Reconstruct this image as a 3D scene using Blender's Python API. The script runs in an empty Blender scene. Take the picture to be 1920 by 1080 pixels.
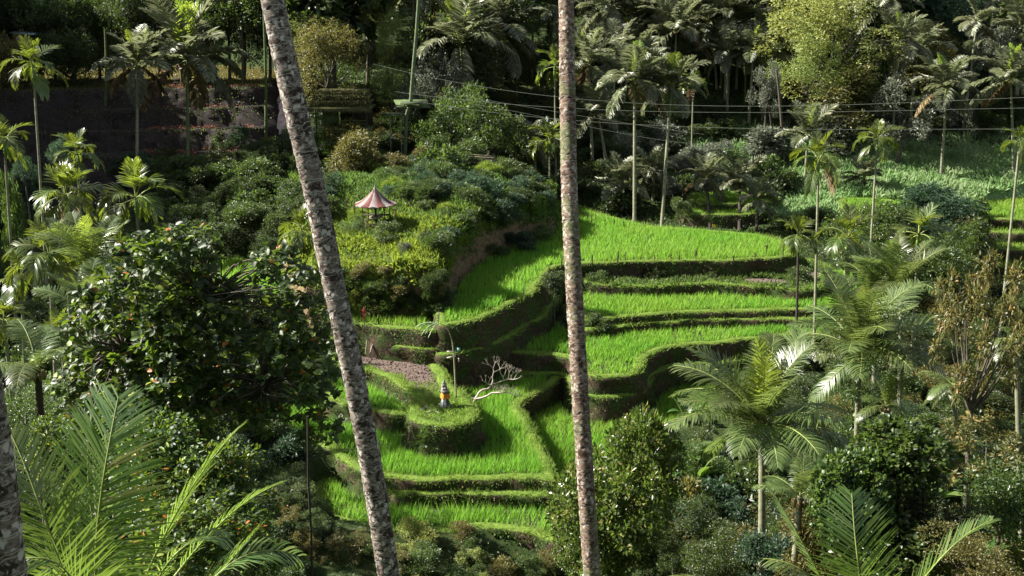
import bpy, math, random
import numpy as np
from mathutils import Vector, Matrix, Quaternion, noise as mnoise
from mathutils.geometry import tessellate_polygon

# ------------------------------------------------------------------ camera, sky, sun, exposure
S = bpy.context.scene
FPX, PITCH = 2060.0, math.radians(15)
cam = bpy.data.objects.new('camera', bpy.data.cameras.new('camera'))
S.collection.objects.link(cam); S.camera = cam
cam.location = (0, 0, 0); cam.rotation_euler = (math.radians(75), 0, 0)
cam.data.sensor_width = 36; cam.data.lens = 36*FPX/1920
cam.data.clip_start = .1; cam.data.clip_end = 1500
SUN = Vector((-.77, .13, .60)).normalized()
W = bpy.data.worlds.new('World'); S.world = W; W.use_nodes = True
wn = W.node_tree
sky = wn.nodes.new('ShaderNodeTexSky'); sky.sky_type = 'NISHITA'; sky.sun_disc = False
sky.sun_elevation = math.asin(SUN.z); sky.sun_rotation = math.atan2(SUN.x, SUN.y)
hsv = wn.nodes.new('ShaderNodeHueSaturation'); hsv.inputs['Saturation'].default_value = .5   # hazy, whitish tropical sky
wn.links.new(sky.outputs[0], hsv.inputs['Color']); wn.links.new(hsv.outputs[0], wn.nodes['Background'].inputs[0])
wn.nodes['Background'].inputs[1].default_value = .05
sl = bpy.data.lights.new('sun', 'SUN'); sl.energy = 5.0; sl.angle = math.radians(.53); sl.color = (1, .95, .86)
so = bpy.data.objects.new('sun', sl); S.collection.objects.link(so)
so.rotation_euler = SUN.to_track_quat('Z', 'Y').to_euler(); so.location = (-60, 20, 60)
S.view_settings.view_transform = 'Standard'; S.view_settings.look = 'None'
S.view_settings.exposure = 1.65; S.view_settings.gamma = 1
S.cycles.max_bounces = 5; S.cycles.diffuse_bounces = 1; S.cycles.glossy_bounces = 2
S.cycles.transmission_bounces = 3; S.cycles.transparent_max_bounces = 4
S.cycles.caustics_reflective = False; S.cycles.caustics_refractive = False

rng = np.random.default_rng(7); random.seed(7)
COL = S.collection

# ------------------------------------------------------------------ rays through the photograph's pixels (to measure the place)
cp, sp = math.cos(PITCH), math.sin(PITCH)
def ray(u, v):
    up = (540-v)/FPX
    dy = cp+sp*up; dz = -sp+cp*up
    return (u-960)/FPX/dy, dz/dy
def at(u, v, y):
    a, b = ray(u, v); return Vector((a*y, y, b*y))
def onz(u, v, z):
    a, b = ray(u, v); y = z/b; return Vector((a*y, y, z))
def px_m(n, y):           # n photo pixels at distance y, in metres
    return n*y*1.04/FPX

# ------------------------------------------------------------------ objects and properties
def tag(o, label=None, cat=None, group=None, kind=None):
    if label: o['label'] = label
    if cat: o['category'] = cat
    if group: o['group'] = group
    if kind: o['kind'] = kind
    return o
def link(name, data, parent=None, mats=None):
    o = bpy.data.objects.new(name, data); COL.objects.link(o)
    if parent is not None: o.parent = parent
    return o
def empty(name, loc=(0, 0, 0), rz=0, **k):
    o = bpy.data.objects.new(name, None); COL.objects.link(o)
    o.location = loc; o.rotation_euler = (0, 0, rz); o.empty_display_size = .3
    return tag(o, **k)

class MB:
    """collects triangles (with a random number per vertex and a material slot per face)"""
    def __init__(s): s.V = []; s.T = []; s.R = []; s.M = []; s.n = 0
    def add(s, V, T, R=None, m=0):
        V = np.asarray(V, float).reshape(-1, 3); T = np.asarray(T, int).reshape(-1, 3)
        s.V.append(V); s.T.append(T+s.n); s.n += len(V)
        s.R.append(np.full(len(V), .5) if R is None else np.broadcast_to(np.asarray(R, float), (len(V),)))
        s.M.append(np.full(len(T), m))
    def quads(s, V, Q, R=None, m=0):
        Q = np.asarray(Q, int).reshape(-1, 4)
        s.add(V, np.vstack([Q[:, [0, 1, 2]], Q[:, [0, 2, 3]]]), R, m)
    def box(s, c, d, rot=None, m=0):
        c = np.array(c, float); d = np.array(d, float)/2
        P = np.array([[x, y, z] for x in (-1, 1) for y in (-1, 1) for z in (-1, 1)])*d
        if rot is not None: P = P @ np.array(rot).T
        s.quads(P+c, [[0, 1, 3, 2], [4, 6, 7, 5], [0, 4, 5, 1], [2, 3, 7, 6], [0, 2, 6, 4], [1, 5, 7, 3]], m=m)
    def tube(s, P, r, k=6, R=None, m=0, cap=True):
        P = np.asarray(P, float); n = len(P); r = np.broadcast_to(np.asarray(r, float), (n,))
        t = np.gradient(P, axis=0); t /= np.linalg.norm(t, axis=1)[:, None]+1e-9
        ref = np.array([0, 0, 1.]) if abs(t[:, 2]).mean() < .8 else np.array([1., 0, 0])
        a = np.cross(t, ref); a /= np.linalg.norm(a, axis=1)[:, None]+1e-9
        b = np.cross(t, a)
        th = np.arange(k)*2*math.pi/k
        V = P[:, None]+r[:, None, None]*(a[:, None]*np.cos(th)[None, :, None]+b[:, None]*np.sin(th)[None, :, None])
        i = np.arange(n-1)[:, None]*k; j = np.arange(k)[None]; j2 = (j+1) % k
        Q = np.stack([i+j, i+j2, i+k+j2, i+k+j], -1).reshape(-1, 4)
        s.quads(V.reshape(-1, 3), Q, R, m)
        if cap:
            for e in (0, n-1):
                s.add(V[e], [[0, q, q+1] for q in range(1, k-1)], m=m)
    def mesh(s, name, mats, smooth=False):
        V = np.vstack(s.V).astype(np.float32); T = np.vstack(s.T).astype(np.int32)
        me = bpy.data.meshes.new(name)
        me.vertices.add(len(V)); me.vertices.foreach_set('co', V.ravel())
        me.loops.add(len(T)*3); me.loops.foreach_set('vertex_index', T.ravel())
        me.polygons.add(len(T)); me.polygons.foreach_set('loop_start', np.arange(0, len(T)*3, 3, dtype=np.int32))
        me.polygons.foreach_set('material_index', np.concatenate(s.M).astype(np.int32))
        if smooth: me.polygons.foreach_set('use_smooth', np.ones(len(T), bool))
        me.update(calc_edges=True)
        at_ = me.attributes.new('rnd', 'FLOAT', 'POINT'); at_.data.foreach_set('value', np.concatenate(s.R).astype(np.float32))
        for m in (mats if isinstance(mats, (list, tuple)) else [mats]): me.materials.append(m)
        return me
    def build(s, name, mats, parent=None, smooth=False):
        return link(name, s.mesh(name, mats, smooth), parent)

def nrm(a): return a/(np.linalg.norm(a, axis=-1, keepdims=True)+1e-9)
def leaves(mb, C, D, N, L, Wd, R, fold=.25, shape='diamond', m=0):
    """leaf blades: base point C, direction D, face normal N, length L, width Wd (arrays)"""
    C = np.asarray(C, float); D = nrm(np.asarray(D, float)); N = np.asarray(N, float)
    n = len(C); L = np.broadcast_to(np.asarray(L, float), (n,))[:, None]; Wd = np.broadcast_to(np.asarray(Wd, float), (n,))[:, None]
    s_ = nrm(np.cross(D, N)); N = np.cross(s_, D)
    R = np.broadcast_to(R, (n,))
    if shape == 'diamond':
        V = np.stack([C, C+D*L*.45+s_*Wd*.5+N*L*fold*.3, C+D*L-N*L*fold*.3, C+D*L*.45-s_*Wd*.5+N*L*fold*.3], 1)
        T = np.array([[0, 1, 2], [0, 2, 3]]); k = 4
    elif shape == 'blade':      # thin grass blade bent over at the tip
        V = np.stack([C-s_*Wd*.5, C+s_*Wd*.5, C+D*L*.6+s_*Wd*.35+N*L*.05, C+D*L+N*L*fold], 1)
        T = np.array([[0, 1, 2], [0, 2, 3]]); k = 4
    elif shape == 'spike':
        V = np.stack([C-s_*Wd*.5, C+s_*Wd*.5, C+D*L+N*L*fold], 1); T = np.array([[0, 1, 2]]); k = 3
    else:                       # broad oval leaf with a keel: 8 triangles
        V = np.stack([C, C+D*L*.28+s_*Wd*.42+N*Wd*.14, C+D*L*.66+s_*Wd*.46+N*Wd*.12, C+D*L-N*L*fold*.4,
                      C+D*L*.66-s_*Wd*.46+N*Wd*.12, C+D*L*.28-s_*Wd*.42+N*Wd*.14, C+D*L*.3, C+D*L*.68-N*L*fold*.1], 1)
        T = np.array([[0, 1, 6], [1, 2, 7], [1, 7, 6], [2, 3, 7], [3, 4, 7], [7, 4, 5], [7, 5, 6], [6, 5, 0]]); k = 8
    V = V.reshape(-1, 3)
    Tt = (np.arange(n)[:, None, None]*k+T[None]).reshape(-1, 3)
    mb.add(V, Tt, np.repeat(R, k), m)

def rdir(n, up=0., rg=rng):
    d = rg.normal(size=(n, 3)); d[:, 2] += up; return nrm(d)

# ------------------------------------------------------------------ materials
def newmat(name):
    m = bpy.data.materials.new(name); m.use_nodes = True
    nt = m.node_tree; nt.nodes.clear()
    return m, nt, nt.nodes.new('ShaderNodeOutputMaterial')
def ramp(nt, stops, src, interp='LINEAR'):
    r = nt.nodes.new('ShaderNodeValToRGB'); r.color_ramp.interpolation = interp
    e = r.color_ramp.elements
    while len(e) < len(stops): e.new(.5)
    for q, (p, c) in zip(e, stops): q.position = p; q.color = (*c, 1)
    nt.links.new(src, r.inputs[0]); return r.outputs[0]
def noise(nt, scale, detail=4, rough=.6, coord='obj', stretch=None, out='Fac', dist=0):
    t = nt.nodes.new('ShaderNodeTexNoise'); t.inputs['Scale'].default_value = scale
    t.inputs['Detail'].default_value = detail; t.inputs['Roughness'].default_value = rough; t.inputs['Distortion'].default_value = dist
    if coord == 'pos':
        g = nt.nodes.new('ShaderNodeNewGeometry').outputs['Position']
    else:
        g = nt.nodes.new('ShaderNodeTexCoord').outputs['Object']
    if stretch:
        mp = nt.nodes.new('ShaderNodeMapping'); mp.inputs['Scale'].default_value = stretch
        nt.links.new(g, mp.inputs[0]); g = mp.outputs[0]
    nt.links.new(g, t.inputs['Vector']); return t.outputs[out]
def mixc(nt, a, b, f, mode='MIX'):
    x = nt.nodes.new('ShaderNodeMix'); x.data_type = 'RGBA'; x.blend_type = mode
    for s_, i in ((f, 0), (a, 6), (b, 7)):
        if hasattr(s_, 'links'): nt.links.new(s_, x.inputs[i])
        elif i == 0: x.inputs[0].default_value = s_
        else: x.inputs[i].default_value = (*s_, 1)
    return x.outputs[2]
def math_(nt, op, a, b=None, clamp=False):
    x = nt.nodes.new('ShaderNodeMath'); x.operation = op; x.use_clamp = clamp
    for i, s_ in enumerate((a, b)):
        if s_ is None: continue
        if hasattr(s_, 'links'): nt.links.new(s_, x.inputs[i])
        else: x.inputs[i].default_value = s_
    return x.outputs[0]
def princ(nt, out, col, rough=.7, spec=.3, bump=None, bstr=.3, bdist=.03):
    p = nt.nodes.new('ShaderNodeBsdfPrincipled'); p.inputs['Roughness'].default_value = rough
    p.inputs['Specular IOR Level'].default_value = spec
    if hasattr(col, 'links'): nt.links.new(col, p.inputs['Base Color'])
    else: p.inputs['Base Color'].default_value = (*col, 1)
    if bump is not None:
        b = nt.nodes.new('ShaderNodeBump'); b.inputs['Strength'].default_value = bstr; b.inputs['Distance'].default_value = bdist
        nt.links.new(bump, b.inputs['Height']); nt.links.new(b.outputs[0], p.inputs['Normal'])
    if out is not None: nt.links.new(p.outputs[0], out.inputs[0])
    return p
def leafmat(name, stops, trans=.35, rough=.45, spec=.5, tcol=(.55, .9, .12), patch=None, obj_var=.25):
    """stops: colours over the per-leaf random number; thin leaf = gloss + diffuse + light coming through"""
    m, nt, out = newmat(name)
    a = nt.nodes.new('ShaderNodeAttribute'); a.attribute_name = 'rnd'
    c = ramp(nt, stops, a.outputs['Fac'])
    if patch:                                  # broad natural colour drift over the ground
        c = mixc(nt, c, patch[1], math_(nt, 'MULTIPLY', ramp(nt, [(.42, (0, 0, 0)), (.62, (1, 1, 1))], noise(nt, patch[0], 3, coord='pos')), patch[2]))
    oi = nt.nodes.new('ShaderNodeObjectInfo')
    hs = nt.nodes.new('ShaderNodeHueSaturation'); nt.links.new(c, hs.inputs['Color'])
    nt.links.new(math_(nt, 'ADD', math_(nt, 'MULTIPLY', oi.outputs['Random'], obj_var*2), 1-obj_var), hs.inputs['Value'])
    nt.links.new(math_(nt, 'ADD', math_(nt, 'MULTIPLY', oi.outputs['Random'], .04), .48), hs.inputs['Hue'])
    c = hs.outputs[0]
    p = princ(nt, None, c, rough, spec)
    t = nt.nodes.new('ShaderNodeBsdfTranslucent')
    nt.links.new(mixc(nt, c, tcol, .38), t.inputs[0])
    mx = nt.nodes.new('ShaderNodeMixShader'); mx.inputs[0].default_value = trans
    nt.links.new(p.outputs[0], mx.inputs[1]); nt.links.new(t.outputs[0], mx.inputs[2]); nt.links.new(mx.outputs[0], out.inputs[0])
    return m
def plain(name, col, rough=.75, spec=.3, n=None, bstr=.4):
    m, nt, out = newmat(name)
    f = noise(nt, n or 6, 5)
    c = ramp(nt, [(.3, tuple(x*.65 for x in col)), (.7, tuple(min(1, x*1.25) for x in col))], f)
    princ(nt, out, c, rough, spec, f, bstr, .02); return m
# ------------------------------------------------------------------ materials of the ground
def bank_material():
    """terrace bank: dark soil face, mossy patches, short grass where it lies flat"""
    m, nt, out = newmat('terrace_bank')
    n1 = noise(nt, 1.1, 6, .65, 'pos'); n2 = noise(nt, 7, 5, .7, 'pos'); n3 = noise(nt, 2.2, 4, .6, 'pos', (1, 1, 3))
    soil = ramp(nt, [(.25, (.022, .015, .012)), (.5, (.055, .037, .027)), (.72, (.14, .09, .06))], n2)
    moss = ramp(nt, [(.3, (.018, .035, .010)), (.7, (.055, .085, .018))], n2)
    c = mixc(nt, soil, moss, ramp(nt, [(.42, (0, 0, 0)), (.58, (1, 1, 1))], n1))
    c = mixc(nt, c, (.26, .16, .10), math_(nt, 'MULTIPLY', ramp(nt, [(.62, (0, 0, 0)), (.72, (1, 1, 1))], n3), .5))
    g = nt.nodes.new('ShaderNodeNewGeometry'); sx = nt.nodes.new('ShaderNodeSeparateXYZ'); nt.links.new(g.outputs['Normal'], sx.inputs[0])
    top = ramp(nt, [(.55, (0, 0, 0)), (.8, (1, 1, 1))], sx.outputs['Z'])
    turf = ramp(nt, [(.3, (.05, .10, .015)), (.55, (.13, .20, .03)), (.75, (.22, .22, .07))], n2)
    princ(nt, out, mixc(nt, c, turf, top), .9, .15, n2, .7, .05)
    return m
M_bank = bank_material()
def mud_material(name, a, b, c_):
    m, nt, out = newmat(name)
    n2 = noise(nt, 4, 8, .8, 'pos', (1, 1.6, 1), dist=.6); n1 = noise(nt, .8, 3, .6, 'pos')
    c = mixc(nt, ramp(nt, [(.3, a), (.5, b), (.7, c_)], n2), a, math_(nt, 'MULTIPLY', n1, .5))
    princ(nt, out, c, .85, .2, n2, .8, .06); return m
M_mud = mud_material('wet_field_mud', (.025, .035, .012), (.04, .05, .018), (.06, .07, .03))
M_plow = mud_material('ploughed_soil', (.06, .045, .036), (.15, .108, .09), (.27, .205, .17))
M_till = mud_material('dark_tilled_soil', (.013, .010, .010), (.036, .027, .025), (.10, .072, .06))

def ground_material():
    m, nt, out = newmat('hillside_ground')
    a = nt.nodes.new('ShaderNodeAttribute'); a.attribute_name = 'cover'
    sx = nt.nodes.new('ShaderNodeSeparateColor'); nt.links.new(a.outputs['Color'], sx.inputs[0])
    n1 = noise(nt, .35, 5, .6, 'pos'); n2 = noise(nt, 3, 6, .7, 'pos')
    c = ramp(nt, [(.3, (.012, .022, .007)), (.5, (.03, .05, .014)), (.7, (.06, .055, .025))], n2)
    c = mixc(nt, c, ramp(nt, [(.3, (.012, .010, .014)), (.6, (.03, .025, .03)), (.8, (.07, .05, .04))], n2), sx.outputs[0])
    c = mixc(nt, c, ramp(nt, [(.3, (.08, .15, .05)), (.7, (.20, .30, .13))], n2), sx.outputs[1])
    cl = ramp(nt, [(.25, (.05, .034, .02)), (.5, (.15, .105, .062)), (.75, (.27, .2, .12))], n2)
    c = mixc(nt, c, cl, sx.outputs[2])
    princ(nt, out, c, .92, .1, n2, .8, .07); return m
M_ground = ground_material()

# ------------------------------------------------------------------ polygons
def chaikin(P, it=2):
    P = np.asarray(P, float)
    for _ in range(it):
        Q = np.roll(P, -1, 0); P = np.stack([P*.75+Q*.25, P*.25+Q*.75], 1).reshape(-1, P.shape[1])
    return P
def resample(P, step):
    Q = np.vstack([P, P[:1]]); d = np.linalg.norm(np.diff(Q, axis=0), axis=1); s_ = np.concatenate([[0], np.cumsum(d)])
    n = max(12, int(s_[-1]/step)); t = np.arange(n)*s_[-1]/n
    return np.stack([np.interp(t, s_, Q[:, k]) for k in range(P.shape[1])], 1)
def sdist(X, Y, P):
    """signed distance to polygon P, positive inside"""
    shp = X.shape; X = X.ravel(); Y = Y.ravel()
    d2 = np.full(X.shape, 1e18); ins = np.zeros(X.shape, bool)
    A = P; B = np.roll(P, -1, 0)
    lo = P.min(0)-6; hi = P.max(0)+6
    k = (X > lo[0]) & (X < hi[0]) & (Y > lo[1]) & (Y < hi[1])
    if not k.any(): return np.full(shp, -50.)
    x = X[k]; y = Y[k]; dd = np.full(x.shape, 1e18); ii = np.zeros(x.shape, bool)
    for (ax, ay), (bx, by) in zip(A, B):
        ex, ey = bx-ax, by-ay; t = np.clip(((x-ax)*ex+(y-ay)*ey)/(ex*ex+ey*ey+1e-12), 0, 1)
        dd = np.minimum(dd, (x-ax-t*ex)**2+(y-ay-t*ey)**2)
        if ay != by:
            c = ((ay > y) != (by > y)) & (x < ex*(y-ay)/(by-ay)+ax); ii ^= c
    d2[k] = dd; ins[k] = ii
    d = np.sqrt(d2); d = np.where(ins, d, -d); return np.maximum(d, -50).reshape(shp)

# terraces: name, level, outline in photo pixels (on that level), crop, rice height, wall depth, label
SL = []
def slab(key, z, pts, crop='rice', depth=3.2, label='', rh=.42, wob=.16):
    P = np.array([onz(u, v, z)[:2] for u, v in pts])
    P = resample(chaikin(P, 2), .35)
    c = P.mean(0); n = len(P)
    for i in range(n):
        p = P[i]; w = mnoise.noise(Vector((p[0]*.45+z*9, p[1]*.45, z)))*wob*1.6+mnoise.noise(Vector((p[0]*1.5, p[1]*1.5, z)))*wob*.6
        t = P[(i+1) % n]-P[i-1]; t = t/(np.linalg.norm(t)+1e-9); P[i] = p+np.array([t[1], -t[0]])*w
    a = .5*np.sum(P[:, 0]*np.roll(P[:, 1], -1)-np.roll(P[:, 0], -1)*P[:, 1])
    if a < 0: P = P[::-1].copy()
    SL.append(dict(key=key, z=z, P=P, crop=crop, depth=depth, label=label, rh=rh))
slab('F1', -21.5, [(575, 940), (600, 968), (660, 990), (730, 1004), (810, 1000), (900, 993), (960, 999), (1040, 1016), (1078, 1018), (1090, 960), (1060, 905), (900, 890), (700, 890), (590, 900)], depth=4.5,
     label='lowest bright green rice terrace in front of the two leaning palm trunks', rh=.5)
slab('L1', -21.0, [(720, 931), (800, 930), (900, 931), (1000, 934), (1040, 938), (1050, 900), (720, 895)], crop='none', depth=1.5, label='narrow earth ledge between the two lowest rice terraces')
slab('F2', -20.5, [(440, 790), (540, 818), (600, 838), (640, 868), (680, 893), (730, 904), (850, 904), (960, 903), (1020, 905), (1050, 910), (1046, 893), (1030, 868), (1014, 840), (1000, 812), (984, 788), (972, 770), (985, 752), (1012, 733), (1050, 715), (1062, 698), (1030, 685), (960, 690), (900, 705), (860, 690), (780, 700), (700, 740), (560, 730), (470, 730)], depth=3,
     label='rice terrace curving round the grassy shrine mound', rh=.5)
slab('F10', -19.6, [(600, 748), (650, 764), (700, 776), (770, 783), (800, 765), (790, 720), (700, 680), (620, 680)], depth=2, label='small yellowish rice terrace below the ploughed plot')
slab('F9', -19.05, [(620, 690), (690, 698), (728, 712), (762, 733), (782, 752), (770, 770), (768, 788), (790, 800), (830, 804), (870, 801), (893, 790), (899, 772), (886, 755), (868, 742), (850, 722), (838, 704), (828, 688), (816, 668), (800, 650), (620, 645)], crop='plow', depth=2.6, wob=.12,
     label='brown ploughed plot running out to the grassy shrine mound')
slab('F8', -17.4, [(590, 605), (660, 609), (740, 619), (800, 624), (836, 622), (850, 590), (835, 560), (640, 560)], depth=3, label='short rice terrace at the foot of the pavilion hill')
slab('F3', -21.58, [(950, 730), (1000, 690), (1230, 690), (1330, 700), (1370, 735), (1345, 770), (1290, 790), (1250, 830), (1200, 880), (1120, 930), (1050, 932), (1030, 900), (970, 800)], depth=3, label='sunken rice terrace behind the round bushy tree')
slab('F11', -20.95, [(1250, 682), (1275, 697), (1320, 702), (1420, 704), (1500, 695), (1500, 650), (1260, 650)], depth=2, label='small shaded rice terrace left of the large coconut palm')
slab('F5', -19.4, [(868, 668), (905, 668), (950, 664), (1000, 668), (1050, 668), (1072, 680), (1085, 702), (1110, 709), (1150, 711), (1192, 707), (1210, 694), (1211, 674), (1232, 657), (1290, 651), (1380, 643), (1450, 635), (1500, 632), (1580, 625), (1590, 570), (1100, 560), (1060, 570), (950, 590), (880, 640)], depth=3.2,
     label='sunlit rice terrace with a rounded nose right of the centre trunk')
slab('F6', -18.57, [(1068, 560), (1078, 592), (1097, 606), (1130, 602), (1200, 594), (1300, 589), (1400, 586), (1500, 584), (1570, 581), (1630, 560), (1630, 500), (1100, 510)], depth=2.4, label='long straight rice terrace under the rough overgrown ledge')
slab('T', -18.0, [(1075, 515), (1095, 534), (1150, 538), (1200, 541), (1300, 535), (1400, 538), (1500, 548), (1548, 541), (1562, 515), (1550, 496), (1480, 478), (1090, 480)], crop='rough', depth=1.4, label='rough overgrown ledge of weeds and bare soil between rice terraces')
slab('F7', -17.0, [(812, 606), (830, 613), (868, 609), (902, 600), (942, 581), (985, 561), (1012, 542), (1020, 520), (1040, 503), (1080, 497), (1150, 495), (1230, 492), (1320, 491), (1400, 490), (1470, 487), (1492, 474), (1475, 455), (1430, 443), (1380, 438), (1300, 431), (1240, 427), (1200, 421), (1150, 410), (1110, 398), (1085, 385), (1045, 377), (1005, 377), (990, 400), (985, 440), (930, 460), (870, 500), (830, 540), (815, 580)], depth=4.2,
     label='broad upper rice terrace sweeping round below the bluff')
slab('B1', -16.55, [(1275, 402), (1330, 405), (1400, 405), (1450, 400), (1450, 378), (1280, 378)], depth=1.2, label='small green terrace among the slim dark palms', rh=.3)
slab('B2', -16.2, [(1285, 384), (1400, 385), (1460, 380), (1460, 362), (1290, 360)], depth=1.2, label='narrow terrace behind the slim dark palms', rh=.3)
slab('B3', -16.6, [(1570, 392), (1620, 402), (1670, 407), (1725, 408), (1735, 385), (1690, 376), (1570, 370)], depth=1.6, label='small rice terrace behind the rounded pale-topped tree', rh=.35)
for i, (v, z) in enumerate(((412, -17.2), (437, -17.9), (470, -18.6), (503, -19.3))):
    slab('R%d' % i, z, [(1828, v-4), (1860, v), (1940, v+3), (2060, v), (2060, v-42), (1835, v-40)], depth=1.6,
         label=('highest', 'second highest', 'third highest', 'lowest')[i]+' of the narrow green terraces behind the thin pale areca trunk', rh=.35)
slab('B4', -4.6, [(1770, 66), (1830, 70), (1960, 72), (1960, 44), (1790, 44)], depth=1.5, label='far sunny grass terrace seen between trees on the hilltop', rh=.3)
slab('BL', -17.2, [(380, 545), (430, 556), (560, 560), (620, 540), (600, 500), (470, 485), (380, 490)], depth=2, label='rice terrace glimpsed through the big-leaved tree')
for i, (v, z, l) in enumerate(((291, -12.4, 'lowest'), (244, -10.9, 'second'), (203, -9.4, 'third'), (166, -7.9, 'top'))):
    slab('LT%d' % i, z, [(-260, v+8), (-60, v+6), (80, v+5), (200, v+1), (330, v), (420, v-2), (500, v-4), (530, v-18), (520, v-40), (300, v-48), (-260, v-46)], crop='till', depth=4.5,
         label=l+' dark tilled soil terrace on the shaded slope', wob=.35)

def ledge(key, dz, off, label):
    """narrow worn step part-way up the bank of a terrace"""
    s_ = [q for q in SL if q['key'] == key][0]; P = s_['P']
    t = nrm(np.roll(P, -2, 0)-np.roll(P, 2, 0)); N = np.stack([t[:, 1], -t[:, 0]], 1)
    w = np.array([mnoise.noise(Vector((a*.35, b*.35, dz*7))) for a, b in P])*.55
    SL.append(dict(key=key+'_ledge', z=s_['z']+dz, P=P+N*(off+w)[:, None], crop='none', depth=s_['depth']+dz, label=label, rh=0))
ledge('F5', -.95, .42, 'worn grassy ledge half-way down the bank of the rounded terrace')
ledge('F7', -1.5, .42, 'worn grassy ledge along the tall bank of the broad upper terrace')
ledge('F6', -.42, .38, 'worn grassy ledge along the bank of the long straight terrace')
ledge('F8', -.9, .40, 'worn grassy ledge on the bank above the ploughed plot')
BLUFF = resample(chaikin(np.array([onz(u, v, -17.2)[:2] for u, v in
        [(560, 585), (660, 588), (760, 592), (822, 592), (846, 584), (852, 560), (868, 531), (905, 501), (950, 474), (1000, 459), (1040, 446), (1046, 420), (1034, 392), (1000, 374), (950, 352), (800, 340), (640, 345), (540, 400), (520, 500)]]), 2), .4)
BT = [(560, 500, 64), (650, 492, 61.5), (740, 480, 61.3), (700, 440, 66), (705, 414, 71), (826, 486, 60.6), (860, 470, 64), (900, 436, 68), (950, 416, 71), (1000, 404, 74.5), (1035, 392, 78.5), (1020, 372, 84),
      (800, 352, 76), (900, 330, 82), (970, 345, 84), (850, 312, 87), (700, 332, 84), (600, 400, 72), (600, 330, 84), (540, 430, 70), (760, 380, 72)]

def tps_fit(P, z, lam=.05):
    P = np.asarray(P, float); z = np.asarray(z, float); n = len(P)
    r2 = ((P[:, None]-P[None])**2).sum(-1); K = np.where(r2 > 0, .5*r2*np.log(r2+1e-12), 0)+lam*n*np.eye(n)
    A = np.zeros((n+3, n+3)); A[:n, :n] = K; A[:n, n] = 1; A[:n, n+1:] = P; A[n, :n] = 1; A[n+1:, :n] = P.T
    w = np.linalg.solve(A, np.concatenate([z, [0, 0, 0]])); return P, w
def tps(f, X, Y):
    P, w = f; n = len(P); o = w[n]+w[n+1]*X+w[n+2]*Y
    for (px, py), wi in zip(P, w[:n]):
        r2 = (X-px)**2+(Y-py)**2; o = o+wi*.5*r2*np.log(r2+1e-12)
    return o
CT = []   # (x, y, z)
for u, v, y in [(1100, 385, 89), (1040, 372, 90), (1500, 470, 78), (1560, 480, 76), (1480, 400, 87), (1700, 420, 84), (1560, 380, 90),
                (1500, 330, 96), (1700, 320, 98), (1900, 340, 96), (1500, 262, 108), (1700, 262, 108), (1900, 262, 108),
                (1100, 323, 96), (1300, 323, 96), (1100, 205, 111), (1300, 205, 111), (900, 205, 112),
                (870, 690, 55), (980, 690, 57), (1640, 600, 66), (1850, 560, 74), (1850, 700, 60), (1500, 750, 56), (1650, 840, 48), (1400, 870, 49), (1340, 800, 52.5), (1850, 850, 46),
                (1560, 560, 68), (1700, 480, 77), (1200, 960, 43), (1300, 900, 46.5),
                (400, 470, 71), (300, 420, 76), (450, 420, 75), (560, 300, 87), (400, 315, 84.5), (150, 400, 82), (0, 420, 80), (300, 345, 84),
                (350, 158, 100), (0, 158, 100), (560, 190, 97), (500, 230, 94), (520, 560, 64), (300, 560, 62), (100, 600, 58), (500, 700, 54), (300, 760, 48), (100, 760, 46), (620, 1000, 38), (900, 1065, 38.5), (700, 1060, 39)]:
    p = at(u, v, y); CT.append((p.x, p.y, p.z))
for x in (-40, -15, 10, 35, 70, 110):
    CT += [(x, 128, -3.5), (x, 150, 5), (x, 185, 20), (x, 230, 40), (x, 300, 62)]
for x, r_ in ((-110, 20), (-78, 12), (-56, 3)): CT += [(x, 100, -8+r_), (x, 80, -13+r_), (x, 60, -19+r_*.4), (x, 112, -6+r_), (x, 128, -3+r_)]
for x in (-110, -85): CT += [(x, -12, 2), (x, 0, -1.9), (x, 12, -14), (x, 24, -22), (x, 36, -23), (x, 46, -21)]
for x in (75, 110): CT += [(x, -12, 2), (x, 0, -1.9), (x, 12, -14), (x, 24, -22), (x, 36, -24)]
for x in (-110, -75): CT += [(x, 185, 26), (x, 230, 44), (x, 300, 62)]
for x in (75, 110): CT += [(x, 100, -13), (x, 80, -18), (x, 60, -20)]
for x in (-60, -30, 0, 30, 60): CT += [(x, -12, 2), (x, 0, -1.9), (x, 5, -7.5), (x, 12, -15), (x, 20, -21), (x, 30, -25.5), (x, 36, -25)]
for x in (-25, -14): CT += [(x, 44, -22.5)]
CT = np.array(CT)
fB = tps_fit(CT[:, :2], CT[:, 2], .3)
bt = np.array([tuple(at(*p)) for p in BT]); fM = tps_fit(bt[:, :2], bt[:, 2], .05)

def ground(X, Y, want=False):
    X = np.asarray(X, float); Y = np.asarray(Y, float)
    z = tps(fB, X, Y)
    z = z+.12*np.sin(X*.31+np.sin(Y*.2)*2)*np.sin(Y*.27+1)*np.clip((Y-20)/30, 0, 1)+.12*np.sin(X*1.3+Y*.7)*np.sin(Y*1.1-X*.4)
    top = np.full(z.shape, -1e9)
    for s_ in SL:
        d = sdist(X, Y, s_['P'])
        top = np.where((d > -.05) & (s_['z'] > top), s_['z'], top)
        s_['d'] = d if want else None
    zc = np.where(top > -1e8, np.minimum(z, top-.35), z)
    db = sdist(X, Y, BLUFF)
    zm = tps(fM, X, Y)+.25*np.sin(X*.9+Y*.5)*np.sin(Y*.8-X*.3)
    t = np.clip((db+.1)/1.3, 0, 1); t = 1-(1-t)**2
    zz = np.where(db > -.1, zc+(np.maximum(zm, zc)-zc)*t, zc)
    if want: return zz, top, db
    return zz
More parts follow.
